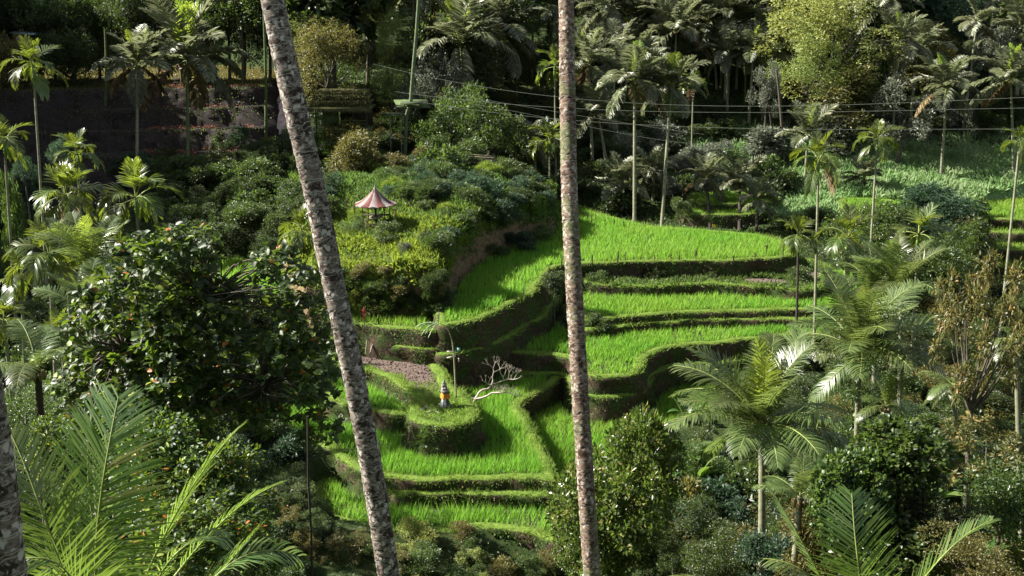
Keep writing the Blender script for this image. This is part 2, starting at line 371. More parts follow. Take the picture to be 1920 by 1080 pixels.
def _bil(A, x, y):
    i = int(np.clip(np.searchsorted(gx, x)-1, 0, len(gx)-2)); j = int(np.clip(np.searchsorted(gy, y)-1, 0, len(gy)-2))
    a = min(max((x-gx[i])/(gx[i+1]-gx[i]), 0), 1); b = min(max((y-gy[j])/(gy[j+1]-gy[j]), 0), 1)
    return float((A[j, i]*(1-a)+A[j, i+1]*a)*(1-b)+(A[j+1, i]*(1-a)+A[j+1, i+1]*a)*b)
def H(x, y): return _bil(GH, x, y)          # height of whatever one stands on at x, y
def slab_d(x, y): return _bil(GSD, x, y)    # distance into the nearest terrace (negative outside)
def gpt(u, v, y0=14., y1=180.):
    """the ground point that shows at photo pixel u, v"""
    a, b = ray(u, v); y = y0
    while y < y1:
        if b*y <= H(a*y, y): return Vector((a*y, y, H(a*y, y)))
        y += .35
    return None

gx = np.concatenate([np.arange(-120, -26, 1.6), np.arange(-26, 34, .33), np.arange(34, 120, 1.6)])
gy = np.concatenate([np.arange(-14, 38, 1.2), np.arange(38, 100, .33), np.arange(100, 170, 1.2), np.arange(170, 300, 6)])
GX, GY = np.meshgrid(gx, gy)
GZ, GTOP, GDB = ground(GX, GY, True)
GSD = np.max([s_['d'] for s_ in SL], axis=0)
GH = np.where(GDB > 0, GZ, np.maximum(GZ, GTOP))
ny, nx = GX.shape
idx = (np.arange(ny-1)[:, None]*nx+np.arange(nx-1)[None]).ravel()
mb = MB(); mb.quads(np.stack([GX, GY, GZ], -1).reshape(-1, 3), np.stack([idx, idx+1, idx+nx+1, idx+nx], 1))
me = mb.mesh('hillside', M_ground, True)
gyd, gxd = np.gradient(GZ); slope = np.hypot(gyd/np.gradient(gy)[:, None], gxd/np.gradient(gx)[None])
def smooth01(a, lo, hi): return np.clip((a-lo)/(hi-lo), 0, 1)
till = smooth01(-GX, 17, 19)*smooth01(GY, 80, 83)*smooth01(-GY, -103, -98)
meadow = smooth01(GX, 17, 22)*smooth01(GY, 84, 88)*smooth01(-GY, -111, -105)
cliff = np.where((GDB > -.4) & (GDB < 1.5), smooth01(slope, .7, 1.3), 0)
meadow = np.maximum(meadow, ((GDB > .3) & (GY < 76)).astype(float)*.35)*(1-cliff)
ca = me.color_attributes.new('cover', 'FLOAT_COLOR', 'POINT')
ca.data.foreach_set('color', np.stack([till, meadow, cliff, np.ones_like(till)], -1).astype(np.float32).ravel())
tag(link('hillside', me), 'wooded valley sides falling to the terraces', kind='structure')

# ------------------------------------------------------------------ terrace slabs with raised bunds and eroded faces
def build_slab(s_):
    P, z, D = s_['P'], s_['z'], s_['depth']; n = len(P)
    t = np.roll(P, -2, 0)-np.roll(P, 2, 0); t = nrm(t); N = np.stack([t[:, 1], -t[:, 0]], 1)   # outward (ccw)
    bz = .0 if s_['crop'] == 'till' else .14
    rings = [(-.62, 0.), (-.5, bz*.8), (-.3, bz), (-.1, bz*.9), (0., .02), (.05, -.15), (.04, -.4), (.1, -.75), (.16, -1.2), (.24, -1.8), (.34, -2.6), (.45, -3.4), (.6, -4.5)]
    if s_['crop'] == 'till': rings = [(-.5, 0.), (-.2, .06), (0, 0), (.35, -.3), (.8, -.75), (1.3, -1.2), (2.0, -1.9), (2.9, -2.7), (3.8, -3.5)]
    rings = [r for r in rings if -r[1] <= D]+[(4.5 if s_['crop'] == 'till' else .5, -D)]
    V = []
    for o, dz in rings:
        row = []
        for i in range(n):
            p = P[i]; q = Vector((p[0]*1.3, p[1]*1.3, (z+dz)*1.6))
            w = mnoise.fractal(q, .8, 2, 3)*((.6 if s_['crop'] == 'till' else .22) if dz < -.05 else .06)+mnoise.noise(Vector((p[0]*.5, p[1]*.5, z+dz*.7)))*(.3*min(1, -dz*1.5) if dz < 0 else 0)
            zz = mnoise.noise(Vector((p[0]*.9, p[1]*.9, 3)))*(.05 if dz > -.1 else .0)
            row.append((p[0]+N[i, 0]*(o+w), p[1]+N[i, 1]*(o+w), z+dz+zz))
        V.append(row)
    V = np.array(V); k = len(rings)
    mb = MB()
    i = np.arange(k-1)[:, None]*n; j = np.arange(n)[None]; j2 = (j+1) % n
    Q = np.stack([i+j, i+n+j, i+n+j2, i+j2], -1).reshape(-1, 4)
    mb.quads(V.reshape(-1, 3), Q)
    inner = V[0]; inner[:, 2] = z
    tr = tessellate_polygon([[Vector(p) for p in inner]])
    T = []
    for a, b, c in tr:
        A, B, C = inner[a], inner[b], inner[c]
        if (B[0]-A[0])*(C[1]-A[1])-(B[1]-A[1])*(C[0]-A[0]) < 0: b, c = c, b
        T.append((a, b, c))
    mb.add(inner, T, m=1)
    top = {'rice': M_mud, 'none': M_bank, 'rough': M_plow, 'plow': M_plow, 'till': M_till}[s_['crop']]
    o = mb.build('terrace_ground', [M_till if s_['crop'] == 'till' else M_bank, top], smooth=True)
    tag(o, 'earth bank and bed of the '+s_['label'] if not s_['label'].startswith('earth') else s_['label'], kind='structure')
    s_['N'] = N; s_['obj'] = o
for s_ in SL: build_slab(s_)

# ------------------------------------------------------------------ rice, turf and bank plants
def covered(X, Y, z, marg):
    c = np.zeros(X.shape, bool)
    for s_ in SL:
        if s_['z'] > z+.05: c |= sdist(X, Y, s_['P']) > -marg
    return c | (sdist(X, Y, BLUFF) > -.1)
def sample(P, dens, rg):
    lo, hi = P.min(0), P.max(0); n = int(dens*(hi[0]-lo[0])*(hi[1]-lo[1]))
    X = rg.uniform(lo[0], hi[0], n); Y = rg.uniform(lo[1], hi[1], n); return X, Y
M_rice = leafmat('rice_leaf', [(0, (.07, .18, .014)), (.5, (.16, .33, .028)), (1, (.32, .46, .06))], .46, .55, .25, (.45, .92, .09), patch=(.16, (.24, .34, .045), .75), obj_var=.06)
M_turf = leafmat('bund_grass', [(0, (.05, .10, .02)), (.5, (.12, .22, .035)), (.85, (.24, .32, .07)), (1, (.34, .30, .13))], .4, .6, .2, patch=(.5, (.22, .25, .06), .5), obj_var=0)
for s_ in SL:
    if s_['crop'] != 'rice': continue
    dist = s_['P'][:, 1].mean(); dens = 88 if dist < 58 else (58 if dist < 75 else 34)
    if dist > 100: dens = 12
    X, Y = sample(s_['P'], dens, rng)
    d = sdist(X, Y, s_['P']); k = (d > .55) & ~covered(X, Y, s_['z'], .45)
    X, Y = X[k], Y[k]; n = len(X)
    if n == 0: continue
    pt = np.array([mnoise.noise(Vector((a*.35, b*.35, 5.)))+.5*mnoise.noise(Vector((a*1.4, b*1.4, 9.))) for a, b in zip(X, Y)])
    k = rng.random(n) < np.clip(1.1+pt*1.1, .5, 1); X, Y, pt = X[k], Y[k], pt[k]; n = len(X)
    # planted in clumps: rows are just visible
    X = X+(np.round(X/.22)*.22-X)*.7; Y = Y+(np.round(Y/.25)*.25-Y)*.5
    hh = s_['rh']*(1+.22*pt)*(1+.12*np.sin(X*.8+np.sin(Y*.5)*2)*np.sin(Y*.7))
    mb = MB(); f = 3
    for q in range(f):
        C = np.stack([X+rng.normal(0, .04, n), Y+rng.normal(0, .04, n), np.full(n, s_['z']+.0)], 1)
        az = rng.uniform(0, 6.28, n); le = rng.uniform(.08, .42, n)
        Dv = np.stack([np.cos(az)*le, np.sin(az)*le, np.ones(n)], 1)
        face = np.stack([np.cos(az), np.sin(az), -le], 1)
        leaves(mb, C, Dv, face, hh*rng.uniform(.65, 1.25, n), (.030 if dist < 60 else .045), np.clip(rng.beta(2, 2, n)-pt*.35, 0, 1), fold=.18, shape='spike')
    o = mb.build('rice_crop', M_rice); tag(o, 'young rice growing on the '+s_['label'], kind='stuff')
# turf along every bund and short plants down the banks
mt = MB(); mw = MB(); md = MB()
for s_ in SL:
    if s_['crop'] == 'till':
        P, N, z = s_['P'], s_['N'], s_['z']; I = np.repeat(np.where(N[:, 1] < -.3)[0], 16); m_ = len(I); o = rng.normal(-.05, .22, m_)
        xy = P[I]+np.stack([-N[I, 1], N[I, 0]], 1)*rng.uniform(-.2, .2, m_)[:, None]+N[I]*o[:, None]; k = rng.random(m_) < .35+.65*np.sin(xy[:, 0]*.7+z*3)**2; xy = xy[k]; m_ = len(xy)
        leaves(mt, np.column_stack([xy, np.full(m_, z-.05)]), rdir(m_, 1.2), rdir(m_), rng.uniform(.06, .16, m_), .05, rng.random(m_), .3, 'spike')
        I = np.repeat(np.where(N[:, 1] < -.3)[0], 9); m_ = len(I); o = rng.uniform(0, 1.4, m_); xy = P[I]+np.stack([-N[I, 1], N[I, 0]], 1)*rng.uniform(-.2, .2, m_)[:, None]+N[I]*o[:, None]
        leaves(md, np.column_stack([xy, z-o*.93+.05]), rdir(m_, .6), rdir(m_, .5), rng.uniform(.10, .26, m_), .10, rng.random(m_), .2)
        continue
    P, N, z = s_['P'], s_['N'], s_['z']; n = len(P); y0 = P[:, 1].mean()
    if y0 > 100: continue
    front = N[:, 1] < .75
    ii = np.where(front)[0]
    if len(ii) == 0: continue
    per = 46 if y0 < 60 else 26
    I = np.repeat(ii, per); m_ = len(I)
    along = rng.uniform(-.2, .2, m_); o = rng.uniform(-.6, .1, m_)
    T_ = np.stack([-N[I, 1], N[I, 0]], 1)
    xy = P[I]+T_*along[:, None]+N[I]*o[:, None]
    ok = ~covered(xy[:, 0], xy[:, 1], z, .1)
    xy, oo, I2 = xy[ok], o[ok], I[ok]; m_ = len(xy)
    C = np.column_stack([xy, z+.10-np.clip(oo+.02, 0, 1)*1.2]); Dv = rdir(m_, 1.6); Dv[:, :2] += N[I2]*np.clip(oo+.15, 0, 1)[:, None]*2.2
    leaves(mt, C, Dv, rdir(m_), rng.uniform(.08, .30, m_)*(1+.5*np.sin(xy[:, 0]*2.1+np.sin(xy[:, 1]*3))), .028 if y0 < 60 else .04, rng.beta(2, 2, m_), .3, 'spike')
    # bank face
    per = 62 if y0 < 60 else 36
    I = np.repeat(ii, per); m_ = len(I)
    along = rng.uniform(-.2, .2, m_); dz = -rng.power(.85, m_)*min(s_['depth'], 3.0)
    T_ = np.stack([-N[I, 1], N[I, 0]], 1); xy = P[I]+T_*along[:, None]+N[I]*(.05+.12*(-dz))[:, None]
    ok = ~covered(xy[:, 0], xy[:, 1], z, .0)
    dens = np.array([mnoise.noise(Vector((a*.55, b*.55, c*.9))) for a, b, c in zip(xy[:, 0], xy[:, 1], z+dz)])
    ok &= (dens > .12+.25*(-dz)*.25-rng.uniform(0, .35, m_)-(.4 if s_['key'] in ('F1',) else 0))
    xy, dz, I2 = xy[ok], dz[ok], I[ok]; m_ = len(xy)
    C = np.column_stack([xy, z+dz]); out = np.column_stack([N[I2], np.zeros(m_)])
    Dv = nrm(out*.8+rdir(m_)*.7+np.array([0, 0, -.25]))
    k = rng.random(m_) < .55
    leaves(mw, C[k], Dv[k], rdir(k.sum()), rng.uniform(.10, .26, k.sum()), .03, rng.beta(2, 2.6, k.sum()), .5, 'spike')
    leaves(md, C[~k], Dv[~k], nrm(out[~k]+rdir((~k).sum())*.8), rng.uniform(.07, .15, (~k).sum()), .07, rng.random((~k).sum()), .2)
M_bankleaf = leafmat('bank_weed', [(0, (.018, .04, .012)), (.5, (.045, .085, .02)), (.9, (.10, .14, .03)), (1, (.22, .16, .08))], .25, .55, .3, obj_var=0)
tag(mt.build('grass_bunds', M_turf), 'short pale green grass topping the terrace bunds', kind='stuff')
tag(mw.build('bank_grass', M_bankleaf), 'thin dark grass hanging down the terrace banks', kind='stuff')
tag(md.build('bank_weeds', M_bankleaf), 'small leafy weeds on the terrace banks', kind='stuff')

s_ = [q for q in SL if q['key'] == 'F9'][0]; X, Y = sample(s_['P'], 45, rng); k = (sdist(X, Y, s_['P']) > .6) & ~covered(X, Y, s_['z'], .2) & (Y > 51.5); X, Y = X[k], Y[k]; n = len(X); mb = MB()
r_ = rng.uniform(.02, .075, n)[:, None, None]*(1+.8*np.sin(Y*6+X)[:, None, None]**2); O = np.array([[1, 0, 0], [-.5, .87, 0], [-.5, -.87, 0], [.1, 0, 1]])[None]+rng.normal(0, .25, (n, 4, 3))
V = np.stack([X, Y, np.full(n, s_['z'])], 1)[:, None]+O*r_; mb.add(V.reshape(-1, 3), (np.arange(n)[:, None, None]*4+np.array([[0, 1, 3], [1, 2, 3], [2, 0, 3]])).reshape(-1, 3))
tag(mb.build('soil_clods', M_plow), 'turned clods of brown soil on the ploughed plot', kind='stuff')
# ------------------------------------------------------------------ plant materials
M_coco = leafmat('coconut_leaflet', [(0, (.075, .09, .045)), (.5, (.165, .18, .10)), (1, (.30, .31, .20))], .28, .42, .9, (.55, .62, .28))
M_cocoyoung = leafmat('young_coconut_leaflet', [(0, (.11, .18, .02)), (.6, (.20, .27, .035)), (1, (.32, .36, .07))], .42, .45, .4, (.62, .8, .08))
M_coconear = leafmat('near_coconut_leaflet', [(0, (.04, .085, .018)), (.5, (.09, .15, .034)), (.9, (.17, .22, .07)), (1, (.30, .22, .09))], .40, .28, 1., (.5, .76, .08), obj_var=.05)
M_dead = leafmat('dead_frond', [(0, (.12, .08, .045)), (.6, (.26, .19, .11)), (1, (.38, .30, .20))], .25, .7, .2, (.6, .45, .2))
M_areca = leafmat('areca_leaflet', [(0, (0.0287, 0.0533, 0.0123)), (0.5, (0.0656, 0.0984, 0.018)), (1, (0.1312, 0.1558, 0.0369))], .35, .33, .8, (.6, .75, .05))
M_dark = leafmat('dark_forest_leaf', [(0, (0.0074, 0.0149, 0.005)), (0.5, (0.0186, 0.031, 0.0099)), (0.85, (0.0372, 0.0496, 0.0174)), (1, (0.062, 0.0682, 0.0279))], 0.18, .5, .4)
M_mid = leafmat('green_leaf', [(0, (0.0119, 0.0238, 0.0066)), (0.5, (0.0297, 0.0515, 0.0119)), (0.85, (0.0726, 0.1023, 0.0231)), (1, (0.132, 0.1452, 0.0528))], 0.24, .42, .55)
M_yellow = leafmat('yellow_green_leaf', [(0, (.09, .13, .03)), (.5, (.20, .26, .07)), (1, (.36, .42, .14))], .35, .5, .35, (.8, .8, .15), obj_var=.1)
M_olive = leafmat('olive_leaf', [(0, (0.0375, 0.0413, 0.0105)), (0.5, (0.09, 0.09, 0.0225)), (1, (0.18, 0.1575, 0.045))], 0.26, .45, .5, (.8, .7, .15), obj_var=.12)
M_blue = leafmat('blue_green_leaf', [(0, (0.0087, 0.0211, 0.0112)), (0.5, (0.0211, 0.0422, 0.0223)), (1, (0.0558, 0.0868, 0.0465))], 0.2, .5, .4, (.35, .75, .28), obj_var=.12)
M_grey = leafmat('silvery_leaf', [(0, (0.04, 0.048, 0.032)), (0.5, (0.096, 0.112, 0.08)), (1, (0.2, 0.216, 0.168))], .25, .42, .6, (.6, .7, .4))
M_rust = leafmat('bronze_leaf', [(0, (0.0298, 0.0382, 0.011)), (0.5, (0.0723, 0.085, 0.0213)), (0.8, (0.136, 0.136, 0.0425)), (1, (0.306, 0.187, 0.068))], .3, .45, .5, (.7, .6, .15), obj_var=.05)
M_big = leafmat('big_glossy_leaf', [(0, (0.0153, 0.034, 0.0102)), (0.5, (0.034, 0.0638, 0.0153)), (0.72, (0.0638, 0.1105, 0.0213)), (0.9, (0.17, 0.255, 0.0298)), (0.98, (0.289, 0.323, 0.0425)), (1, (0.425, 0.17, 0.0255))], 0.26, .5, .42, (.55, .85, .05), obj_var=.05)
M_round = leafmat('round_bush_leaf', [(0, (0.0144, 0.032, 0.0064)), (0.5, (0.04, 0.072, 0.0112)), (0.8, (0.096, 0.136, 0.02)), (1, (0.288, 0.256, 0.08))], .25, .36, .6, obj_var=0)
M_banana = leafmat('banana_leaf', [(0, (.04, .09, .02)), (.5, (.08, .15, .035)), (1, (.14, .22, .06))], .4, .35, .6)
M_red = leafmat('red_cordyline_leaf', [(0, (.05, .010, .008)), (.5, (.16, .02, .015)), (1, (.3, .05, .03))], .3, .45, .5, (.9, .2, .1))
M_cord = leafmat('dark_cordyline_leaf', [(0, (.012, .014, .008)), (.5, (.035, .03, .018)), (1, (.07, .05, .03))], .2, .45, .5, (.5, .3, .1))
M_meadow = leafmat('meadow_grass', [(0, (0.085, 0.17, 0.051)), (0.5, (0.17, 0.289, 0.102)), (1, (0.323, 0.391, 0.204))], .4, .6, .25, (.4, .8, .2), patch=(.25, (.30, .34, .20), .6), obj_var=0)
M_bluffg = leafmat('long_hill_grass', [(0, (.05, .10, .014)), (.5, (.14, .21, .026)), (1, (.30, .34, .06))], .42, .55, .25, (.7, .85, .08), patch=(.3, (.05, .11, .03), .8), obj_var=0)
M_wood = plain('grey_bark', (.10, .085, .065), .85, .2, 9)
M_palewood = plain('pale_palm_trunk', (.20, .20, .13), .8, .25, 5)
M_greenwood = plain('green_mossy_trunk', (.085, .12, .04), .85, .2, 5)
M_darkwood = plain('dark_trunk', (.045, .036, .028), .85, .2, 6)
M_rachis = plain('frond_midrib', (.20, .24, .06), .5, .4, 4)
M_shaft = plain('green_crownshaft', (.12, .20, .04), .45, .4, 3)

# ------------------------------------------------------------------ fronds
def frond_pts(L, e0, bend, n=14, pw=1.3):
    t = np.linspace(0, 1, n); e = np.radians(e0-bend*t**pw)
    d = np.stack([np.cos(e), np.zeros(n), np.sin(e)], 1)
    P = np.zeros((n, 3)); P[1:] = np.cumsum((d[1:]+d[:-1])/2*L/(n-1), 0)
    return P, d
def put_leaflets(mb, P, D, side0, nl, ll, w, droop, rg, start=.14, shape='diamond', fwd=(.35, 1.1), prof=None, m=0, jit=.12, vee=.25, miss=.04):
    """leaflets along a midrib P (n,3) with tangents D; side0 = sideways vectors"""
    n = len(P); t = start+(1-start)*(np.arange(nl)+.5)/nl
    for sg in (-1, 1):
        tt = np.clip(t+rg.normal(0, .004, nl), 0, 1); k = rg.random(nl) > miss; tt = tt[k]; m_ = len(tt)
        f = tt*(n-1)
        p = np.stack([np.interp(f, np.arange(n), P[:, q]) for q in range(3)], 1)
        d = nrm(np.stack([np.interp(f, np.arange(n), D[:, q]) for q in range(3)], 1))
        s_ = nrm(np.stack([np.interp(f, np.arange(n), side0[:, q]) for q in range(3)], 1))*sg
        u = np.cross(d, s_)*sg; u = np.where(u[:, 2:3] < -.2, u, u)
        pr = (np.sin(np.pi*np.clip(.16+.80*((tt-start)/(1-start)), 0, 1))**.7) if prof is None else prof((tt-start)/(1-start))
        fw = fwd[0]+(fwd[1]-fwd[0])*tt**2
        dr = nrm(s_+d*fw[:, None]+u*vee+rg.normal(0, jit, (m_, 3))+np.array([0, 0, -droop*.55]))
        N = nrm(np.cross(dr, d)*sg)
        N = np.where(((N*u).sum(1) < 0)[:, None], -N, N)
        l = ll*pr*rg.uniform(.88, 1.08, m_)
        if shape == 'two':       # three segment leaflet whose end hangs
            W_ = (w*np.ones(m_))[:, None]; q = d
            g = np.array([0, 0, -1.]); L_ = l[:, None]
            a = p; b = p+dr*L_*.42; dr2 = nrm(dr+g*droop*.7); c = b+dr2*L_*.34; dr3 = nrm(dr2+g*droop*1.0); e = c+dr3*L_*.24
            wd = nrm(np.cross(N, dr))
            V = np.stack([a-wd*W_*.35, a+wd*W_*.35, b-wd*W_*.5, b+wd*W_*.5, c-wd*W_*.34, c+wd*W_*.34, e], 1)
            T = np.array([[0, 1, 3], [0, 3, 2], [2, 3, 5], [2, 5, 4], [4, 5, 6]])
            mb.add(V.reshape(-1, 3), (np.arange(m_)[:, None, None]*7+T).reshape(-1, 3), np.repeat(rg.beta(2, 2, m_), 7), m)
        else:
            leaves(mb, p, dr, N, l, w, rg.beta(2, 2, m_), fold=.12+droop*.5, shape=shape, m=m)
def make_frond(name, mat, L, e0, bend, nl, ll, w, droop, seed, shape='diamond', r=.03, **k):
    rg = np.random.default_rng(seed); mb = MB()
    P, D = frond_pts(L, e0, bend); n = len(P)
    mb.tube(P, np.linspace(r, r*.2, n), 4, m=1, cap=False)
    S0 = np.tile([0, 1., 0], (n, 1))
    put_leaflets(mb, P, D, S0, nl, ll, w, droop, rg, shape=shape, **k)
    return mb.mesh(name, [mat, M_rachis])
LV = [(84, 18, .1), (68, 36, .2), (50, 55, .3), (32, 66, .45), (12, 66, .65), (-26, 45, .85)]
def frond_set(prefix, mats, nl, ll, w, shape, seed, r=.012, LV=LV, **k):
    """six fronds of length 1, from the upright young one to the hanging old one, two variants each"""
    out = []
    for q, (e0, bd, dr) in enumerate(LV):
        out.append([make_frond(prefix, mats[min(q, len(mats)-1)], 1, e0+4*s_, bd*(1+.15*s_), nl, ll, w, dr, seed+q*7+s_, shape, r, **k) for s_ in (0, 1)])
    return out
F_far = frond_set('coconut_frond', [M_cocoyoung, M_coco], 46, .29, .030, 'diamond', 11)
M_cocomid = leafmat('green_coconut_leaflet', [(0, (0.0382, 0.0638, 0.017)), (0.5, (0.085, 0.1232, 0.034)), (1, (0.17, 0.204, 0.0723))], .34, .38, .8, (.55, .75, .14))
F_mid = frond_set('coconut_frond', [M_cocoyoung, M_cocomid], 72, .27, .0135, 'two', 31, .011)
LVA = [(84, 30, .1), (68, 75, .2), (48, 105, .35), (24, 110, .5), (0, 85, .7), (-40, 40, .9)]
def aprof(t): return .95-.45*t**2
F_areca = frond_set('areca_frond', [M_areca], 21, .46, .055, 'diamond', 51, .016, LV=LVA, start=.3, fwd=(.35, 1.6), prof=aprof, vee=.35)
F_arecan = frond_set('areca_frond', [M_areca], 24, .46, .036, 'two', 71, .016, LV=LVA, start=.3, fwd=(.4, 1.7), prof=aprof, vee=.35)
M_shapes = {}

def trunk_mesh(P, r, k, mats, ring=0., seed=0):
    """tapered trunk along points; ring: spacing of the leaf scars"""
    P = np.asarray(P, float); d = np.linalg.norm(np.diff(P, axis=0), axis=1); s_ = np.concatenate([[0], np.cumsum(d)])
    if ring:
        n = int(s_[-1]/ring)*2+2; t = np.linspace(0, s_[-1], n)
        Q = np.stack([np.interp(t, s_, P[:, q]) for q in range(3)], 1); rr = np.interp(t, s_, r)
        rr = rr*np.where(np.arange(n) % 2 == 0, 1.05, .95)
    else: Q, rr = P, np.asarray(r)
    mb = MB(); mb.tube(Q, rr, k); return mb
def curve3(a, b, bow, n=8, k=None):
    a = np.array(a, float); b = np.array(b, float); t = np.linspace(0, 1, n)[:, None]
    return a+(b-a)*t+np.array(bow)*np.sin(np.pi*t)
def palm(kind, u, v, y, rpx, label, base=None, nf=16, group=None, young=1, rg_seed=None, trunk='pale', levels=None, yb=None, nuts=0, bow=0, tr=None, cat='palm tree', mats=None):
    sd = rg_seed if rg_seed is not None else int(u*7+v*13); rg = np.random.default_rng(sd)
    c = at(u, v, y); L = px_m(rpx, y)*{'mid': 1.15, 'far': 1.14}.get(kind, 1.3)
    if kind == 'far': nf = int(nf*1.2)
    if base: b = at(base[0], base[1], yb or y); bx, by = b.x, b.y
    else: bx, by = c.x+rg.uniform(-.4, .4), (yb or y)
    bz = H(bx, by)-.25
    root = empty({'areca': 'areca_palm', 'arecan': 'areca_palm'}.get(kind, 'coconut_palm'), (bx, by, bz), label=label, cat=cat, group=group)
    ar = kind.startswith('areca')
    top = np.array([c.x-bx, c.y-by, c.z-bz])
    if top[2] < .3: top[2] = .3
    rt = tr or (.075 if ar else .12)
    P = curve3((0, 0, 0), top, (bow, 0, 0), 10)
    rr = np.linspace(rt*1.25, rt*.8, 10); rr[0] *= 1.25
    mb = trunk_mesh(P, rr, 8, None, .16 if not ar else .22)
    tm = {'pale': M_palewood, 'green': M_greenwood, 'dark': M_darkwood}[trunk]
    mb.build('trunk', tm, root, smooth=False)
    if ar:
        s_ = MB(); s_.tube(curve3(top*[1, 1, 1]-[0, 0, L*.42], top+[0, 0, L*.06], (0, 0, 0), 5), [rt*.9, rt*1.35, rt*1.3, rt*1.1, rt*.6], 8); s_.build('crownshaft', M_shaft, root, smooth=True)
    fs = {'far': F_far, 'mid': F_mid, 'areca': F_areca, 'arecan': F_arecan}[kind]
    az = rg.uniform(0, 360)
    for i in range(nf):
        q = i/nf
        lv = min(5, int(q*6)) if levels is None else levels[i % len(levels)]
        if lv == 0 and i >= young and not ar: lv = 1
        me = fs[lv][int(rg.integers(2))]
        f = link('frond', me, root)
        az += 137.5+rg.uniform(-14, 14)
        f.location = top+np.array([0, 0, rg.uniform(-.06, .05)*(1 if not ar else L*.5)])
        f.rotation_euler = (math.radians(rg.uniform(-14, 14)), math.radians(rg.uniform(-8, 8)), math.radians(az))
        sc = L*rg.uniform(.85, 1.08)*(.8 if lv == 0 else 1)
        f.scale = (sc,)*3
        if lv == 5 and rg.random() < .15:
            f.material_slots[0].link = 'OBJECT'; f.material_slots[0].material = M_dead
    if kind in ('far', 'mid') and nuts == 0:
        n_ = MB()
        for j in range(6): a = j*1.1; n_.tube([top+[math.cos(a)*.16, math.sin(a)*.16, z_] for z_ in (-.1, -.2, -.34)], [.04, .10, .03], 5)
        n_.build('nut_cluster', M_nut, root, True)
    for i in range(nuts):
        n_ = MB(); a = i*2.4; n_.tube([(0, 0, .12), (0, 0, .09), (0, 0, 0), (0, 0, -.1), (0, 0, -.14)], [.02, .09, .12, .08, .01], 8)
        o = n_.build('coconut', M_nut, root, smooth=True); o.location = top+np.array([math.cos(a)*.22, math.sin(a)*.22, -.25-.08*(i % 3)])
    return root
M_nut = plain('coconut_husk', (.16, .12, .05), .5, .4, 4)

# ------------------------------------------------------------------ broadleaf trees and shrubs
def crown_mesh(name, mat, lobes, ncl, nl, leaf, wid, spread, seed, shape='diamond', up=.5, shell=.55, flat=1., lift=0):
    """leaf clumps through a crown of radius 1 made of lobes (x, y, z, r)"""
    rg = np.random.default_rng(seed); mb = MB(); lobes = np.array(lobes, float)
    w = lobes[:, 3]**2; pick = rg.choice(len(lobes), ncl, p=w/w.sum())
    d = rdir(ncl, lift, rg); rad = shell+(1-shell)*rg.random(ncl)**.5
    C = lobes[pick, :3]+d*(rad*lobes[pick, 3])[:, None]; C[:, 2] *= flat
    tone = np.clip(rg.normal(.0, .16, ncl), -.35, .35)
    I = np.repeat(np.arange(ncl), nl); n = len(I)
    off = rdir(n, .1, rg)*(rg.random(n)**.4*spread)[:, None]; off[:, 2] *= .7
    out = nrm(nrm(off)*.9+d[I]*.5+rg.normal(0, .35, (n, 3))+np.array([0, 0, .1-.25*(up < .3)]))
    N = nrm(rg.normal(0, .5, (n, 3))+np.array([0, 0, up])+d[I]*.4)
    leaves(mb, C[I]+off*.8, out, N, leaf*rg.uniform(.65, 1.2, n), wid*rg.uniform(.7, 1.15, n), np.clip(rg.beta(2, 2, n)+tone[I], 0, 1), .2, shape)
    A = np.vstack(mb.V); r = np.percentile(np.abs(A), 97, axis=0); mb.V = [q/np.array([r[0], r[1], r[2]]) for q in mb.V]
    return mb.mesh(name, mat)
def rlobes(seed, n=9, rr=(.35, .55), R=.62, sq=1.):
    rg = np.random.default_rng(seed); d = rdir(n, .2, rg); return [(*(d[i]*R*rg.uniform(.6, 1)*np.array([1, 1, sq])), rg.uniform(*rr)) for i in range(n)]
CR = {}
CR['wide'] = [crown_mesh('crown', M_dark, rlobes(s_, 11, sq=.8), 520, 16, .075, .036, .13, s_) for s_ in (1, 2, 3)]
CR['fine'] = [crown_mesh('crown', M_dark, rlobes(s_, 13, (.25, .42), .7, .8), 900, 14, .045, .022, .085, s_) for s_ in (4, 5)]
CR['coarse'] = [crown_mesh('crown', M_dark, rlobes(s_, 8, (.3, .5), .6), 230, 13, .15, .075, .16, s_, up=.8) for s_ in (6, 7)]
CR['airy'] = [crown_mesh('crown', M_dark, rlobes(s_, 15, (.15, .3), .8, .9), 360, 13, .07, .03, .10, s_, shell=.3) for s_ in (8, 9)]
CR['layer'] = [crown_mesh('crown', M_dark, [(math.cos(a)*q, math.sin(a)*q, z, .3) for a, q, z in [(i*2.4, .25+.06*i, .5-.1*i) for i in range(11)]], 480, 16, .06, .022, .11, 10, flat=.55)]
CR['cloud'] = [crown_mesh('crown', M_dark, rlobes(s_, 18, (.14, .40), .86, .95), 1000, 13, .045, .024, .085, s_, up=.7, shell=.4) for s_ in (141, 142)]
CR['bush'] = [crown_mesh('crown', M_dark, rlobes(s_, 13, (.16, .48), .75), 430, 14, .10, .045, .17, s_, lift=.5, shell=.3) for s_ in (12, 13, 14)]
CR['hang'] = [crown_mesh('crown', M_dark, rlobes(s_, 13, (.18, .48), .7), 600, 13, .12, .032, .15, s_, up=.1, shell=.35) for s_ in (15, 16)]
CR['grassy'] = [crown_mesh('crown', M_dark, rlobes(17, 9, (.4, .55), .5), 260, 22, .24, .016, .10, 17, shape='blade', lift=.9, up=.2)]
